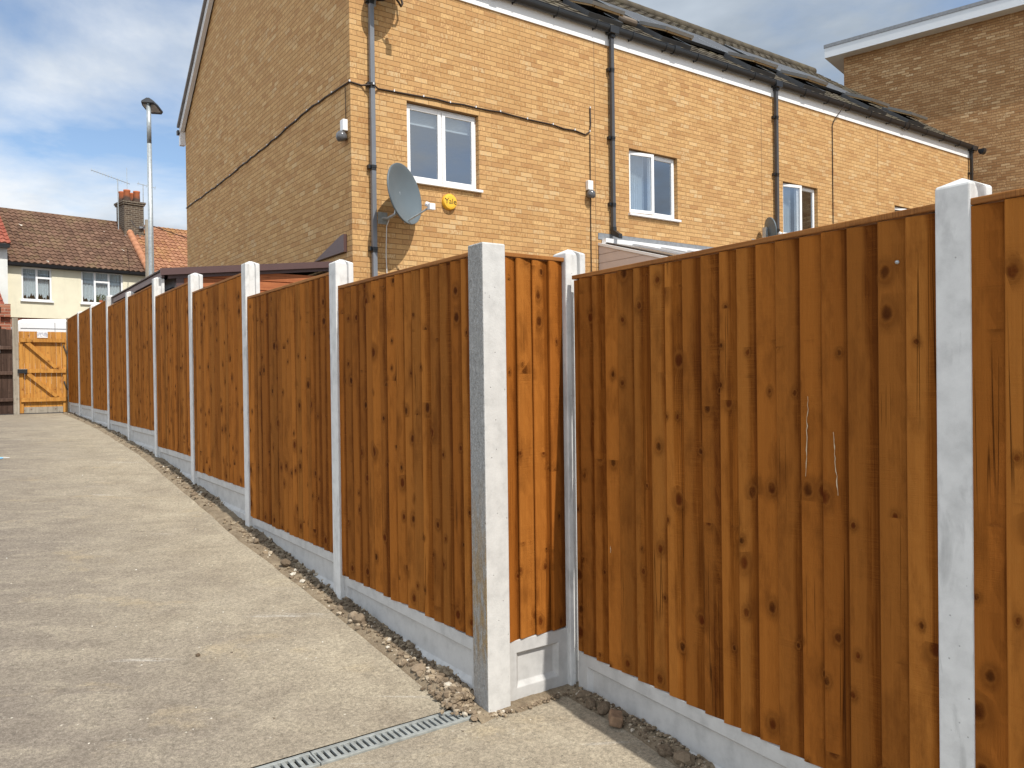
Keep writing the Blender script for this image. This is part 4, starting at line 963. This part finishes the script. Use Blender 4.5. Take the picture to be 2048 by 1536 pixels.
def pir(loc, rotz, label):
    t = thing('security_sensor', label, 'sensor', loc, rotz, 'white boxed sensors with dark domes on the house')
    b = MB(); b.box(-0.055, 0.055, -0.075, 0, -0.01, 0.15); b.build('box', m_white, t, bevel=0.008)
    b = MB(); b.lathe([(0.0, 0.13), (0.03, 0.126), (0.062, 0.10), (0.078, 0.06), (0.078, 0.02), (0.06, -0.01), (0.0, -0.015)], 20, (0, -0.065, -0.135), (0, -0.25, 1)); b.build('dome', plain('smoked_dome', (0.10, 0.10, 0.105), 0.15, 0.6), t, smooth=True)
    return t
s1 = pir((XH, 10.38, 3.49+ZC), R(-90), 'white sensor with dark dome on the shaded gable corner')
dup(s1, (8.86, YH, 3.18+ZC), 0.0, 'white sensor with dark dome on the sunlit wall by a joint')
al = thing('alarm_box', 'round yellow alarm box on the brick wall under a window', 'alarm', (6.09, YH, 2.645+ZC))
MB().lathe([(0.118, 0.0), (0.118, 0.05), (0.108, 0.064), (0.08, 0.07), (0, 0.071)], 40, (0, 0, 0), (0, -1, 0)).build('cover', m_yellow, al, smooth=False)
text('lettering', 'Yale', 0.118, m_letter, al, (0, -0.0715, 0.0), (R(90), 0, 0), 0.001)

# satellite dishes
def dish(loc, rad, label, az, el, arm=True, cable=True, group='satellite dishes on the terrace wall'):
    """loc: mount plate centre on wall (front wall, outward -Y)"""
    t = thing('satellite_dish', label, 'satellite dish', loc, 0, group)
    b = MB(); b.box(-0.075, 0.075, -0.012, 0, -0.085, 0.085); b.build('wall_plate', m_galv, t, bevel=0.004)
    nrm = Vector((math.sin(az)*math.cos(el), -math.cos(az)*math.cos(el), math.sin(el)))
    C = Vector((0.145, -0.345, 0.285))*(rad/0.42 if rad > 0.4 else 0.85)
    back = C - nrm*0.10
    b = MB(); b.tube([(0, -0.012, 0), (0.03, -0.10, -0.02), (0.07, back.y-0.0, 0.02), (back.x, back.y, back.z-0.12)], 0.022, 10); b.box(back.x-0.035, back.x+0.035, back.y-0.04, back.y+0.04, back.z-0.16, back.z+0.06); b.build('bracket', m_galv, t)
    b = MB(); k = 10; rm = rad; dp = rad*0.22
    pr = [(0.0001 + rm*i/k, dp*((i/k)**2-1)) for i in range(k+1)]
    prof = pr + [(rm*1.015, 0.0), (rm*1.015, -0.022)] + [(r_, z_-0.012) for r_, z_ in pr[::-1][1:]]
    b.lathe(prof, 40, C + nrm*dp*0.5, nrm); ds = b.build('reflector', m_dish, t, smooth=True)
    upv = (Vector((0, 0, 1)) - nrm*nrm.z).normalized(); lowr = C - upv*rad*0.93
    if arm:
        E_ = lowr + nrm*rad*0.95 + upv*rad*0.28
        b = MB(); b.tube([lowr - nrm*0.03, lowr.lerp(E_, 0.5), E_], 0.014, 8); b.build('feed_arm', m_galv, t)
        b = MB(); dirb = (C-E_).normalized(); b.tube([E_ - dirb*0.03 + upv*0.02, E_ + dirb*0.07 + upv*0.02], 0.034, 12); b.box(E_.x-0.035, E_.x+0.055, E_.y-0.05, E_.y+0.02, E_.z-0.045, E_.z+0.045)
        b.build('receiver', m_whitedull, t, bevel=0.006)
    if cable:
        b = MB(); b.tube([(0.06, -0.10, -0.02), (0.04, -0.05, -0.12), (0.035, -0.03, -0.5), (0.05, -0.03, -1.0), (0.05, -0.03, -2.6)], 0.008, 6); b.build('cable', plain('white_cable', (0.6, 0.58, 0.55), 0.5), t)
    return t
dish((4.995, YH, 2.29+ZC), 0.425, 'large grey dish beside the left downpipe and window', R(31), R(8))
dish((4.86, YH, 5.36+ZC), 0.30, 'dish high on the wall, only bracket and cables showing at top edge', R(31), R(10), cable=False)
b = MB(); b.tube([(5.05, YH-0.05, 5.42+ZC), (5.12, YH-0.16, 5.44+ZC), (5.20, YH-0.2, 5.33+ZC), (5.25, YH-0.17, 5.30+ZC), (5.29, YH-0.14, 5.36+ZC), (5.27, YH-0.1, 5.5+ZC)], 0.016, 8)
b.tube([(4.93, YH-0.04, 5.36+ZC), (4.98, YH-0.14, 5.33+ZC), (5.06, YH-0.2, 5.38+ZC), (5.1, YH-0.15, 5.5+ZC)], 0.02, 8)
tag(b.build('cable_loop', m_cable, smooth=True), 'dark looped cables hanging at the top edge of the wall', 'cable')
dish((13.28, YH, 2.66+ZC), 0.24, 'small grey dish seen edge-on behind the fence top', R(62), R(10), cable=False)

# ------------------------------------------------------------------ lean-to extension on the terrace
le = thing('lean_to', 'taupe clad lean-to with white trims against the brick terrace', 'extension', (9.1, YH, 0))
zw = 2.30+ZC; sl2 = 0.28; Dd = 2.7
b = MB(); b.add([(0, 0, zgd), (0, -Dd, zgd), (0, -Dd, zw-0.05-sl2*Dd), (0, 0, zw-0.05)], [(0, 3, 2, 1)][0:1]); b.prism([(0, zgd), (-Dd, zgd), (-Dd, zw-0.05-sl2*Dd), (0, zw-0.05)], 0, 0.01, 0.1)
z = zgd+0.1
while z < zw: 
    zz1 = min(z+0.145, zw); 
    ymax = -max(0.0, 0.0)
    def yl(zv): return -min(Dd, max(0.0, (zw-0.05-zv)/sl2))
    ya, yb2 = yl(z), yl(zz1-0.008)
    if ya < -0.03: b.prism([(0, z), (ya, z), (yb2, zz1-0.008), (0, zz1-0.008)], 0, -0.012, 0.0095)
    z += 0.15
b.prism([(-Dd, zgd), (-Dd+0.1, zgd), (-Dd+0.1, zw-0.1-sl2*Dd), (-Dd, zw-0.1-sl2*Dd)], 0, 0.1, 3.9)
b.build('cladding', m_taupe, le)
b = MB(); b.prism([(0, zw-0.045), (-Dd-0.1, zw-0.045-sl2*(Dd+0.1)), (-Dd-0.1, zw+0.0-sl2*(Dd+0.1)), (0, zw+0.0)], 0, -0.03, 0.05)
b.box(0.051, 4.1, -0.12, -0.014, zw-0.02, zw+0.07)
for k in range(6):
    x = 0.70*(k+1); b.prism([(-0.121, zw-0.03), (-Dd-0.1, zw-0.03-sl2*Dd), (-Dd-0.1, zw+0.035-sl2*Dd), (-0.121, zw+0.035)], 0, x-0.03, x+0.03)
b.build('white_trim', m_white, le)
b = MB(); b.prism([(-0.12, zw-0.012), (-Dd-0.1, zw-0.012-sl2*Dd), (-Dd-0.1, zw+0.002-sl2*Dd), (-0.12, zw+0.002)], 0, 0.052, 4.05); b.build('roof', plain('smoky_polycarbonate', (0.10, 0.09, 0.085), 0.25, 0.5), le)
b = MB(); b.box(-0.03, 4.1, -0.012, -0.001, zw+0.06, zw+0.17); b.build('flashing', m_lead, le)

# ------------------------------------------------------------------ shed between fence and gable
sh = thing('shed', 'brown shed with corrugated roof behind the long fence', 'shed', (2.29, 10.52, 0))
zs0 = 1.38+ZC; rs = 0.112; X0, X1 = 2.07-2.29, 4.515-2.29; Y0, Y1 = 10.43-10.52, 19.2-10.52
b = MB(); b.box(0.0, 2.2, 0.0, 0.06, zgd, zs0+0.05); z = zgd
while z < zs0+0.05: b.box(0.075, 2.2, -0.016, -0.0005, z+0.006, z+0.118, z*50); z += 0.125
b.build('cladding', m_clad, sh, bevel=0.003)
b = MB(); b.box(-0.02, 0.07, -0.03, 0.08, zgd, zs0+0.0); b.build('corner_post', m_brownpl, sh)
b = MB(); b.box(-0.005, 0.05, 0.081, Y1-0.1, zgd, zs0-0.03); z = zgd
while z < zs0-0.1: b.box(-0.02, -0.006, 0.081, Y1-0.1, z+0.006, z+0.118); z += 0.125
b.build('side_boards', m_greyboard, sh)
b = MB(); vs = []; n = 420
for i in range(n+1):
    y = Y0+0.02+(Y1-Y0-0.02)*i/n; h = 0.012*math.sin(2*math.pi*y/0.076)
    vs += [(X0, y, zs0+h), (X1, y, zs0+rs*(X1-X0)+h), (X0, y, zs0+h-0.006), (X1, y, zs0+rs*(X1-X0)+h-0.006)]
fs = []
for i in range(n):
    a, c2 = 4*i, 4*i+4; fs += [(a, a+1, c2+1, c2), (a+2, c2+2, c2+3, a+3), (a, c2, c2+2, a+2)]
b.add(vs, fs); rf2 = b.build('roof', m_bitumen, sh)
b = MB(); b.prism([(X0, zs0-0.065), (X1, zs0-0.065+rs*(X1-X0)), (X1, zs0+0.02+rs*(X1-X0)), (X0, zs0+0.02)], 1, Y0-0.02, Y0+0.0); b.box(X0+0.02, X0+0.05, Y0+0.01, Y1, zs0-0.09, zs0-0.015)
b.prism([(X0+0.1, zs0-0.095), (X1, zs0-0.095+rs*(X1-X0-0.1)), (X1, zs0-0.02+rs*(X1-X0)), (X0+0.1, zs0-0.02)], 1, -0.04, -0.017)
b.build('fascia', m_brownpl, sh)
b = MB(); b.prism([(11.55-10.52, 1.80+ZC), (10.42-10.52, 1.80+ZC), (10.42-10.52, 2.05+ZC), (10.55-10.52, 2.04+ZC)], 0, XH-2.29-0.05, XH-2.29-0.003); b.build('flashing', m_brownpl, sh)

# ------------------------------------------------------------------ street lamp and telegraph pole
lp = thing('street_lamp', 'tall galvanised street lamp with dark wedge-shaped head', 'street lamp', (4.16, 22.0, gz(22)))
hL = 7.15+ZC-gz(22)
b = MB(); b.tube([(0, 0, 0), (0, 0, 1.2), (0, 0, hL*0.55), (0, 0, hL-1.0)], [0.072, 0.07, 0.064, 0.058], 16); b.tube([(0, 0, hL-1.0), (0, 0, hL)], 0.056, 16); b.build('pole', m_galv, lp, smooth=True)
b = MB()
ang = math.atan2(-22.0, -4.16)            # direction from lamp back to the yard
b.tube([(0, 0, hL-0.02), (0, 0, hL+0.15)], 0.04, 10); b.build('bracket', m_galv, lp)
b = MB(); cs = []
for (yy_, sc) in ((-0.12, 0.75), (0.10, 1.0), (0.48, 1.0), (0.60, 0.6)):
    cs.append([(-0.25*sc, yy_, 0.0), (-0.24*sc, yy_, 0.05), (-0.06*sc, yy_, 0.205*sc), (0.06*sc, yy_, 0.205*sc), (0.24*sc, yy_, 0.05), (0.25*sc, yy_, 0.0)])
vs = [p for c2 in cs for p in c2]; fs = []
for j in range(3):
    for i in range(6): fs.append((j*6+i, j*6+(i+1) % 6, (j+1)*6+(i+1) % 6, (j+1)*6+i))
fs += [(5, 4, 3, 2, 1, 0), (18, 19, 20, 21, 22, 23)]
b.add(vs, fs); hd_ = b.build('lamp_head', plain('dark_lamp_housing', (0.045, 0.047, 0.052), 0.5), lp); hd_.scale = (0.82, 0.82, 0.82); hd_.location = (0, 0, hL+0.02); hd_.rotation_euler = (R(-12), R(4), R(-35))
b = MB(); b.box(-0.2, 0.2, 0.02, 0.46, -0.012, -0.001); ln = b.build('diffuser', plain('frosted_cover', (0.38, 0.36, 0.33), 0.4), hd_)
tp = thing('telegraph_pole', 'weathered wooden telegraph pole just left of the lamp', 'pole', (5.43, 29.23, -0.65+ZC))
MB().tube([(0, 0, 0), (0, 0, 6.2)], [0.12, 0.085], 12, 3400).build('pole', m_greywood, tp)
zt2 = 5.4+ZC
for (a, c2, lab) in (((5.43, 29.2, zt2), (5.95, 35.4, 6.85+ZC-0.2), 'black wire sagging from telegraph pole to chimney stack'), ((5.43, 29.2, zt2), (11.5, 33.4, 5.4+ZC), 'black wire running right from pole behind the terrace')):
    a, c2 = Vector(a), Vector(c2); pts = [a.lerp(c2, i/12)+Vector((0, 0, -0.25*math.sin(math.pi*i/12))) for i in range(13)]
    tag(MB().tube(pts, 0.016, 5).build('wire', m_cable), lab, 'wire')

# ------------------------------------------------------------------ houses across the road
TH = R(9.4); HP = (2.532, 34.353)
zg2 = -0.65+ZC; eav = 4.47+ZC
ch_ = thing('cream_house', 'cream rendered house with brown pantile roof across the road', 'house', (HP[0], HP[1], 0), TH)
def hwall(mb, u0, u1, z0, z1, holes, d=0.1):
    us = sorted({u0, u1} | {v for h in holes for v in (h[0], h[1])}); zs2 = sorted({z0, z1} | {v for h in holes for v in (h[2], h[3])})
    for i in range(len(us)-1):
        for j in range(len(zs2)-1):
            mu, mz = (us[i]+us[i+1])/2, (zs2[j]+zs2[j+1])/2
            if any(h[0] < mu < h[1] and h[2] < mz < h[3] for h in holes): continue
            mb.add([(us[i], 0, zs2[j]), (us[i+1], 0, zs2[j]), (us[i+1], 0, zs2[j+1]), (us[i], 0, zs2[j+1])], [(0, 1, 2, 3)])
    for (a, b_, c2, e_) in holes:
        mb.add([(a, 0, c2), (a, d, c2), (a, d, e_), (a, 0, e_)], [(0, 1, 2, 3)]); mb.add([(b_, 0, c2), (b_, d, c2), (b_, d, e_), (b_, 0, e_)], [(3, 2, 1, 0)])
        mb.add([(a, 0, e_), (b_, 0, e_), (b_, d, e_), (a, d, e_)], [(3, 2, 1, 0)]); mb.add([(a, 0, c2), (b_, 0, c2), (b_, d, c2), (a, d, c2)], [(0, 1, 2, 3)])
W1 = (-0.52, 0.48, 3.10+ZC, 4.33+ZC); W2 = (1.50, 3.03, 3.10+ZC, 4.37+ZC)
b = MB(); hwall(b, -1.0, 4.05, 2.45+ZC, eav, [W1, W2]); b.add([(-1, 0, 2.45+ZC), (4.05, 0, 2.45+ZC), (4.05, 0.05, 2.45+ZC), (-1, 0.05, 2.45+ZC)], [(3, 2, 1, 0)]); b.build('wall', m_cream, ch_)
MB().add([(-1.0, 6.3, zg2), (4.05, 6.3, zg2), (4.05, 6.3, eav), (-1, 6.3, eav)], [(3, 2, 1, 0)]).build('wall', m_cream, ch_)
b = MB(); hwall(b, -1.0, 4.05, zg2-0.2, 2.45+ZC, []); b.xf(Matrix.Translation((0, 0.05, 0))); b.build('lower_wall', m_redbrick, ch_)
b = MB(); b.box(-0.95, 4.0, 2.5, 2.6, 2.5+ZC, eav); b.box(-0.95, 4.0, 0.12, 2.5, 2.47+ZC, 2.5+ZC); b.build('room_walls', m_room, ch_)
def upvc(house, h, bars, plant=False):
    u0, u1, z0, z1 = h; W, H = u1-u0, z1-z0
    e = MB(); ring(e, 0, W, 0, H, 0.06, 0.0, 0.06)
    for (a, b_, c2, d_) in bars: e.box(a, b_, -0.002, 0.058, c2, d_)
    f = e.build('window', m_white, house, bevel=0.004, loc=(u0, 0.03, z0))
    s = MB(); s.add([(0.05, 0.03, 0.05), (W-0.05, 0.03, 0.05), (W-0.05, 0.03, H-0.05), (0.05, 0.03, H-0.05)], [(0, 1, 2, 3)]); s.build('pane', m_glass, f)
    s = MB(); n = 70; vs = []
    for i in range(n+1):
        x = 0.05+(W-0.1)*i/n; y = 0.13+0.02*math.sin(i*1.1); zb2 = 0.18+0.07*math.sin(i*0.28+1)+0.05*math.sin(i*0.9); vs += [(x, y, zb2), (x, y, H-0.02)]
    s.add(vs, [(2*i, 2*i+2, 2*i+3, 2*i+1) for i in range(n)]); s.build('curtain', m_curtain, f)
    s = MB(); s.box(-0.05, W+0.05, -0.10, -0.004, -0.05, -0.004); s.build('sill', m_white, f)
    return f
upvc(ch_, W1, [(0.47, 0.54, 0.06, 1.17), (0.54, 0.94, 0.83, 0.90)])
f2 = upvc(ch_, W2, [(0.46, 0.53, 0.06, 1.21), (0.97, 1.04, 0.06, 1.21), (0.53, 0.97, 0.83, 0.90)])
pl = thing('house_plant', 'leafy green plant inside the right cream-house window', 'plant', (HP[0]+2.22*math.cos(TH)-0.09*math.sin(TH), HP[1]+2.22*math.sin(TH)+0.09*math.cos(TH), 3.10+ZC+0.06), TH)
b = MB(); rnd = random.Random(3)
for k in range(70):
    a = rnd.uniform(0, 6.28); r_ = rnd.uniform(0.02, 0.2); z = rnd.uniform(0.05, 0.30)*(1.2-r_*2.5); x, y = r_*math.cos(a), 0.3*r_*math.sin(a); s2 = 0.05
    b.add([(x, y, z), (x+s2*math.cos(a), y-0.01, z+0.03), (x+s2*1.4*math.cos(a+0.4), y, z-0.01), (x+s2*math.cos(a+0.9), y+0.01, z-0.03)], [(0, 1, 2, 3)])
b.build('foliage', m_leaf, pl); MB().lathe([(0.0, 0.0), (0.06, 0.0), (0.08, 0.1), (0.07, 0.1), (0.0, 0.09)], 14).build('pot', m_terracotta, pl)
tp2 = math.tan(R(38)); cc, ss = math.cos(R(38)), math.sin(R(38))
b = MB(); tiled(b, (-1.05, -0.18, eav-0.02), (1, 0, 0), (0, cc, ss), 5.10, 4.08, 0.25, 0.205, 0.05, 0.032, 8, 4, 'pan')
b.add([(-1.05, 6.2, eav-0.1), (4.05, 6.2, eav-0.1), (4.05, 3.03, eav+tp2*3.15), (-1.05, 3.03, eav+tp2*3.15)], [(3, 2, 1, 0)]); r1_ = b.build('roof', m_pantile, ch_)
b = MB(); b.tube([(-1.05, 3.03, eav+tp2*3.2-0.05), (4.05, 3.03, eav+tp2*3.2-0.05)], 0.10, 10, cap=True); b.build('ridge_tiles', m_pantile, r1_, smooth=True)
b = MB(); pts = [(3.98, -0.12, eav+0.12), (4.0, 1.0, eav+0.12+tp2*1.12), (4.1, 2.4, eav+0.12+tp2*2.52)]
for k in range(9):
    a, c2 = Vector(pts[0]).lerp(Vector(pts[2]), k/9), Vector(pts[0]).lerp(Vector(pts[2]), (k+1.04)/9); b.tube([a, c2], [0.15, 0.135], 12)
b.build('verge_roll', m_hip, r1_, smooth=True)
b = MB(); b.prism([(-0.26, eav-0.02), (-0.14, eav-0.02), (-0.14, eav-0.12), (-0.24, eav-0.12)], 0, -1.15, 4.1); b.box(-1.0, 4.05, -0.14, -0.003, eav-0.14, eav-0.03); b.lathe([(0, 0.0), (0.1, 0.0), (0.1, 0.2), (0, 0.2)], 12, (4.0, -0.2, eav-0.22)); b.build('gutter', m_black, ch_)
CT = 7.66+ZC
ck = MB(); ck.box(3.86, 4.66, 2.20, 3.15, eav+1.3, CT); cko = ck.build('chimney', m_darkbrick, ch_)
b = MB(); b.box(3.81, 4.71, 2.15, 3.2, CT, CT+0.07); b.box(3.78, 4.74, 2.12, 3.23, CT+0.07, CT+0.15); b.build('chimney_cap', m_darkbrick, cko)
for (x, y) in ((4.06, 2.42), (4.46, 2.42), (4.02, 2.9), (4.44, 2.9)):
    b = MB(); b.lathe([(0.155, 0.0), (0.14, 0.06), (0.128, 0.42), (0.14, 0.44), (0.142, 0.50), (0.115, 0.50), (0.11, 0.3)], 16, (x, y, CT+0.15)); b.build('chimney_pot', m_pot, cko, smooth=True)
MB().box(4.45, 4.80, 2.10, 2.19, eav+2.2, eav+2.28).build('flashing', m_lead, cko); MB().box(3.84, 4.68, 2.16, 2.198, eav+1.55, eav+1.85).build('flashing', m_lead, cko)
def uv2w(u, q, z): return Vector((HP[0]+u*math.cos(TH)-q*math.sin(TH), HP[1]+u*math.sin(TH)+q*math.cos(TH), z))
def aerial(u, q, zb2, zm, boom, label, nel, bl):
    t = thing('tv_aerial', label, 'aerial', uv2w(u, q, zb2), TH); hm = zm-zb2
    MB().tube([(0, 0, 0), (0, 0, hm)], 0.02, 8).build('mast', m_galv, t)
    d = Vector(boom).normalized(); b = MB(); p0 = Vector((0, 0, hm-0.03)) - d*bl*0.32; p1 = p0 + d*bl; b.tube([p0, p1], 0.014, 6); up_ = d.cross(Vector((0, 0, 1))).cross(d).normalized()
    b.build('boom', m_galv, t); e = MB()
    for i in range(nel):
        c2 = p0.lerp(p1, 0.06+0.93*i/(nel-1)); MB().tube([c2-up_*0.085, c2+up_*0.085], 0.008, 5).build('element', m_galv, t)
aerial(3.72, 2.5, 6.4+ZC, 8.75+ZC, (-1, -0.25, 0.14), 'long tv aerial on the chimney left mast pointing left', 14, 1.75)
aerial(4.80, 2.6, 6.6+ZC, 8.72+ZC, (0.8, -0.4, -0.20), 'short tv aerial on the chimney right mast pointing right', 3, 0.75)
t = thing('tv_aerial', 'thin whip aerial rising behind the chimney pots', 'aerial', uv2w(4.30, 3.1, 7.7+ZC), TH); MB().tube([(0, 0, 0), (0, 0, 1.75)], 0.010, 5).build('mast', m_galv, t)
# orange-roofed neighbour to the right
oh = thing('orange_roof_house', 'neighbouring house with brighter orange pantile roof behind the lamp', 'house', uv2w(4.1, 0, 0), TH)
b = MB(); hwall(b, -0.04, 9.0, zg2-0.2, eav, []); b.add([(0, 6.3, zg2), (9, 6.3, zg2), (9, 6.3, eav), (0, 6.3, eav)], [(3, 2, 1, 0)]); b.build('wall', m_redbrick, oh)
b = MB(); tiled(b, (-0.02, -0.18, eav-0.02), (1, 0, 0), (0, cc, ss), 9.0, 4.12, 0.25, 0.205, 0.05, 0.032, 8, 5, 'pan'); b.add([(0, 6.2, eav-0.1), (9, 6.2, eav-0.1), (9, 3.06, eav+tp2*3.18), (0, 3.06, eav+tp2*3.18)], [(3, 2, 1, 0)]); b.build('roof', m_pantile2, oh)
b = MB(); b.tube([(0.5, 3.06, eav+tp2*3.2-0.06), (9, 3.06, eav+tp2*3.2-0.06)], 0.10, 10); b.build('ridge_tiles', m_pantile2, oh, smooth=True)
# white neighbour to the left, with a taller red roof standing forward
wh = thing('white_house', 'white rendered house with taller red roof at left edge', 'house', uv2w(-1.03, -0.35, 0), TH)
b = MB(); b.add([(0, 0, zg2-0.2), (-7, 0, zg2-0.2), (-7, 0, 5.05+ZC), (0, 0, 5.05+ZC)], [(3, 2, 1, 0)][0:0] or [(0, 3, 2, 1)]); b.add([(0, 0, zg2-0.2), (0, 6.5, zg2-0.2), (0, 6.5, 5.05+ZC), (0, 3.2, 7.5+ZC), (0, 0, 5.05+ZC)], [(0, 1, 2, 3, 4)]); b.build('wall', m_whiterender, wh)
b = MB(); tiled(b, (-7, -0.22, 5.05+ZC), (1, 0, 0), (0, cc, ss), 7.06, 4.2, 0.25, 0.205, 0.05, 0.032, 8, 6, 'pan'); b.add([(-7, 6.7, 4.9+ZC), (0.06, 6.7, 4.9+ZC), (0.06, 3.1, 7.62+ZC), (-7, 3.1, 7.62+ZC)], [(3, 2, 1, 0)]); b.add([(0.06, -0.22, 5.0+ZC), (0.06, 3.1, 7.6+ZC), (0.06, 6.7, 4.9+ZC)], [(0, 1, 2)]); b.build('roof', m_redtile, wh)
b = MB(); b.tube([(-7, 3.1, 7.62+ZC), (0.06, 3.1, 7.62+ZC)], 0.11, 10); b.build('ridge_tiles', m_redtile, wh)
b = MB(); b.box(-7, 0.02, -0.3, -0.003, 4.9+ZC, 5.03+ZC); b.build('gutter', m_black, wh)
b = MB(); tiled(b, (-4.3, -1.3, 2.45+ZC), (1, 0, 0), (0, cc, ss), 3.98, 1.6, 0.25, 0.205, 0.05, 0.032, 8, 8, 'pan'); b.build('porch_roof', m_redtile, wh)

# ------------------------------------------------------------------ flat-roofed brick block at the right
fb_ = thing('flat_roof_block', 'tall brown brick block with pale flat roof edge at right', 'building', (23.18, 14.35, 0), R(-76.1))
b = MB(); b.box(0, 18, 0, 11, -1.6+ZC, 10.0+ZC); b.build('wall', m_brick2, fb_)
b = MB(); b.box(-0.46, 18.5, -0.40, 11.4, 10.0+ZC, 10.31+ZC); b.build('fascia', plain('pale_blue_grey_board', (0.60, 0.63, 0.66), 0.5, var=0.02), fb_)
b = MB(); b.box(-0.48, 18.52, -0.42, 11.42, 10.312+ZC, 10.415+ZC); b.build('roof_edge', m_lead, fb_)

# ------------------------------------------------------------------ litter and a shoe at the left edge
mk = thing('face_mask', 'crumpled pale blue mask lying on the concrete at left edge', 'mask', (0.345, 11.35, gz(11.3)))
b = MB(); vs = []; n = 9
for i in range(n):
    for j in range(7):
        x = -0.10+0.2*i/(n-1); y = -0.06+0.12*j/6; vs.append((x, y, 0.012+0.018*abs(math.sin(j*1.6))*(1-abs(i-4)/5)+0.012*mnoise.noise(Vector((x*20, y*20, 1)))))
b.add(vs, [(i*7+j, (i+1)*7+j, (i+1)*7+j+1, i*7+j+1) for i in range(n-1) for j in range(6)]); b.build('fabric', m_blue, mk, smooth=True)
b = MB(); b.tube([(0.1, 0.05, 0.015), (0.16, 0.03, 0.01), (0.17, 0.0, 0.008), (0.15, -0.03, 0.01), (0.1, -0.05, 0.015)], 0.002, 5); b.build('ear_loop', m_white, mk)
se = thing('trainer', 'toe of a pale grey trainer at the left frame edge', 'shoe', (0.045, 5.80, gz(5.72)), R(90))
def shoe_part(zs2, wsc, z0):
    m = MB(); vs = []; n = 20
    for (zv, sc) in zs2:
        for k in range(n):
            a = 2*math.pi*k/n; lx = math.cos(a)*0.145*sc; wy = math.sin(a)*(0.048 if math.cos(a) > -0.2 else 0.038)*sc*wsc; vs.append((wy, lx, zv))
    fs = [(r_*n+k, r_*n+(k+1) % n, (r_+1)*n+(k+1) % n, (r_+1)*n+k) for r_ in range(len(zs2)-1) for k in range(n)]
    fs += [tuple(range(n))[::-1], tuple(range((len(zs2)-1)*n, len(zs2)*n))]; m.add(vs, fs); return m
shoe_part([(0.0, 0.98), (0.012, 1.02), (0.028, 1.0)], 1.0, 0).build('sole', m_white, se, smooth=True)
shoe_part([(0.0285, 0.97), (0.05, 0.93), (0.07, 0.8), (0.085, 0.6), (0.09, 0.4)], 1.0, 0).build('upper', m_shoe, se, smooth=True)
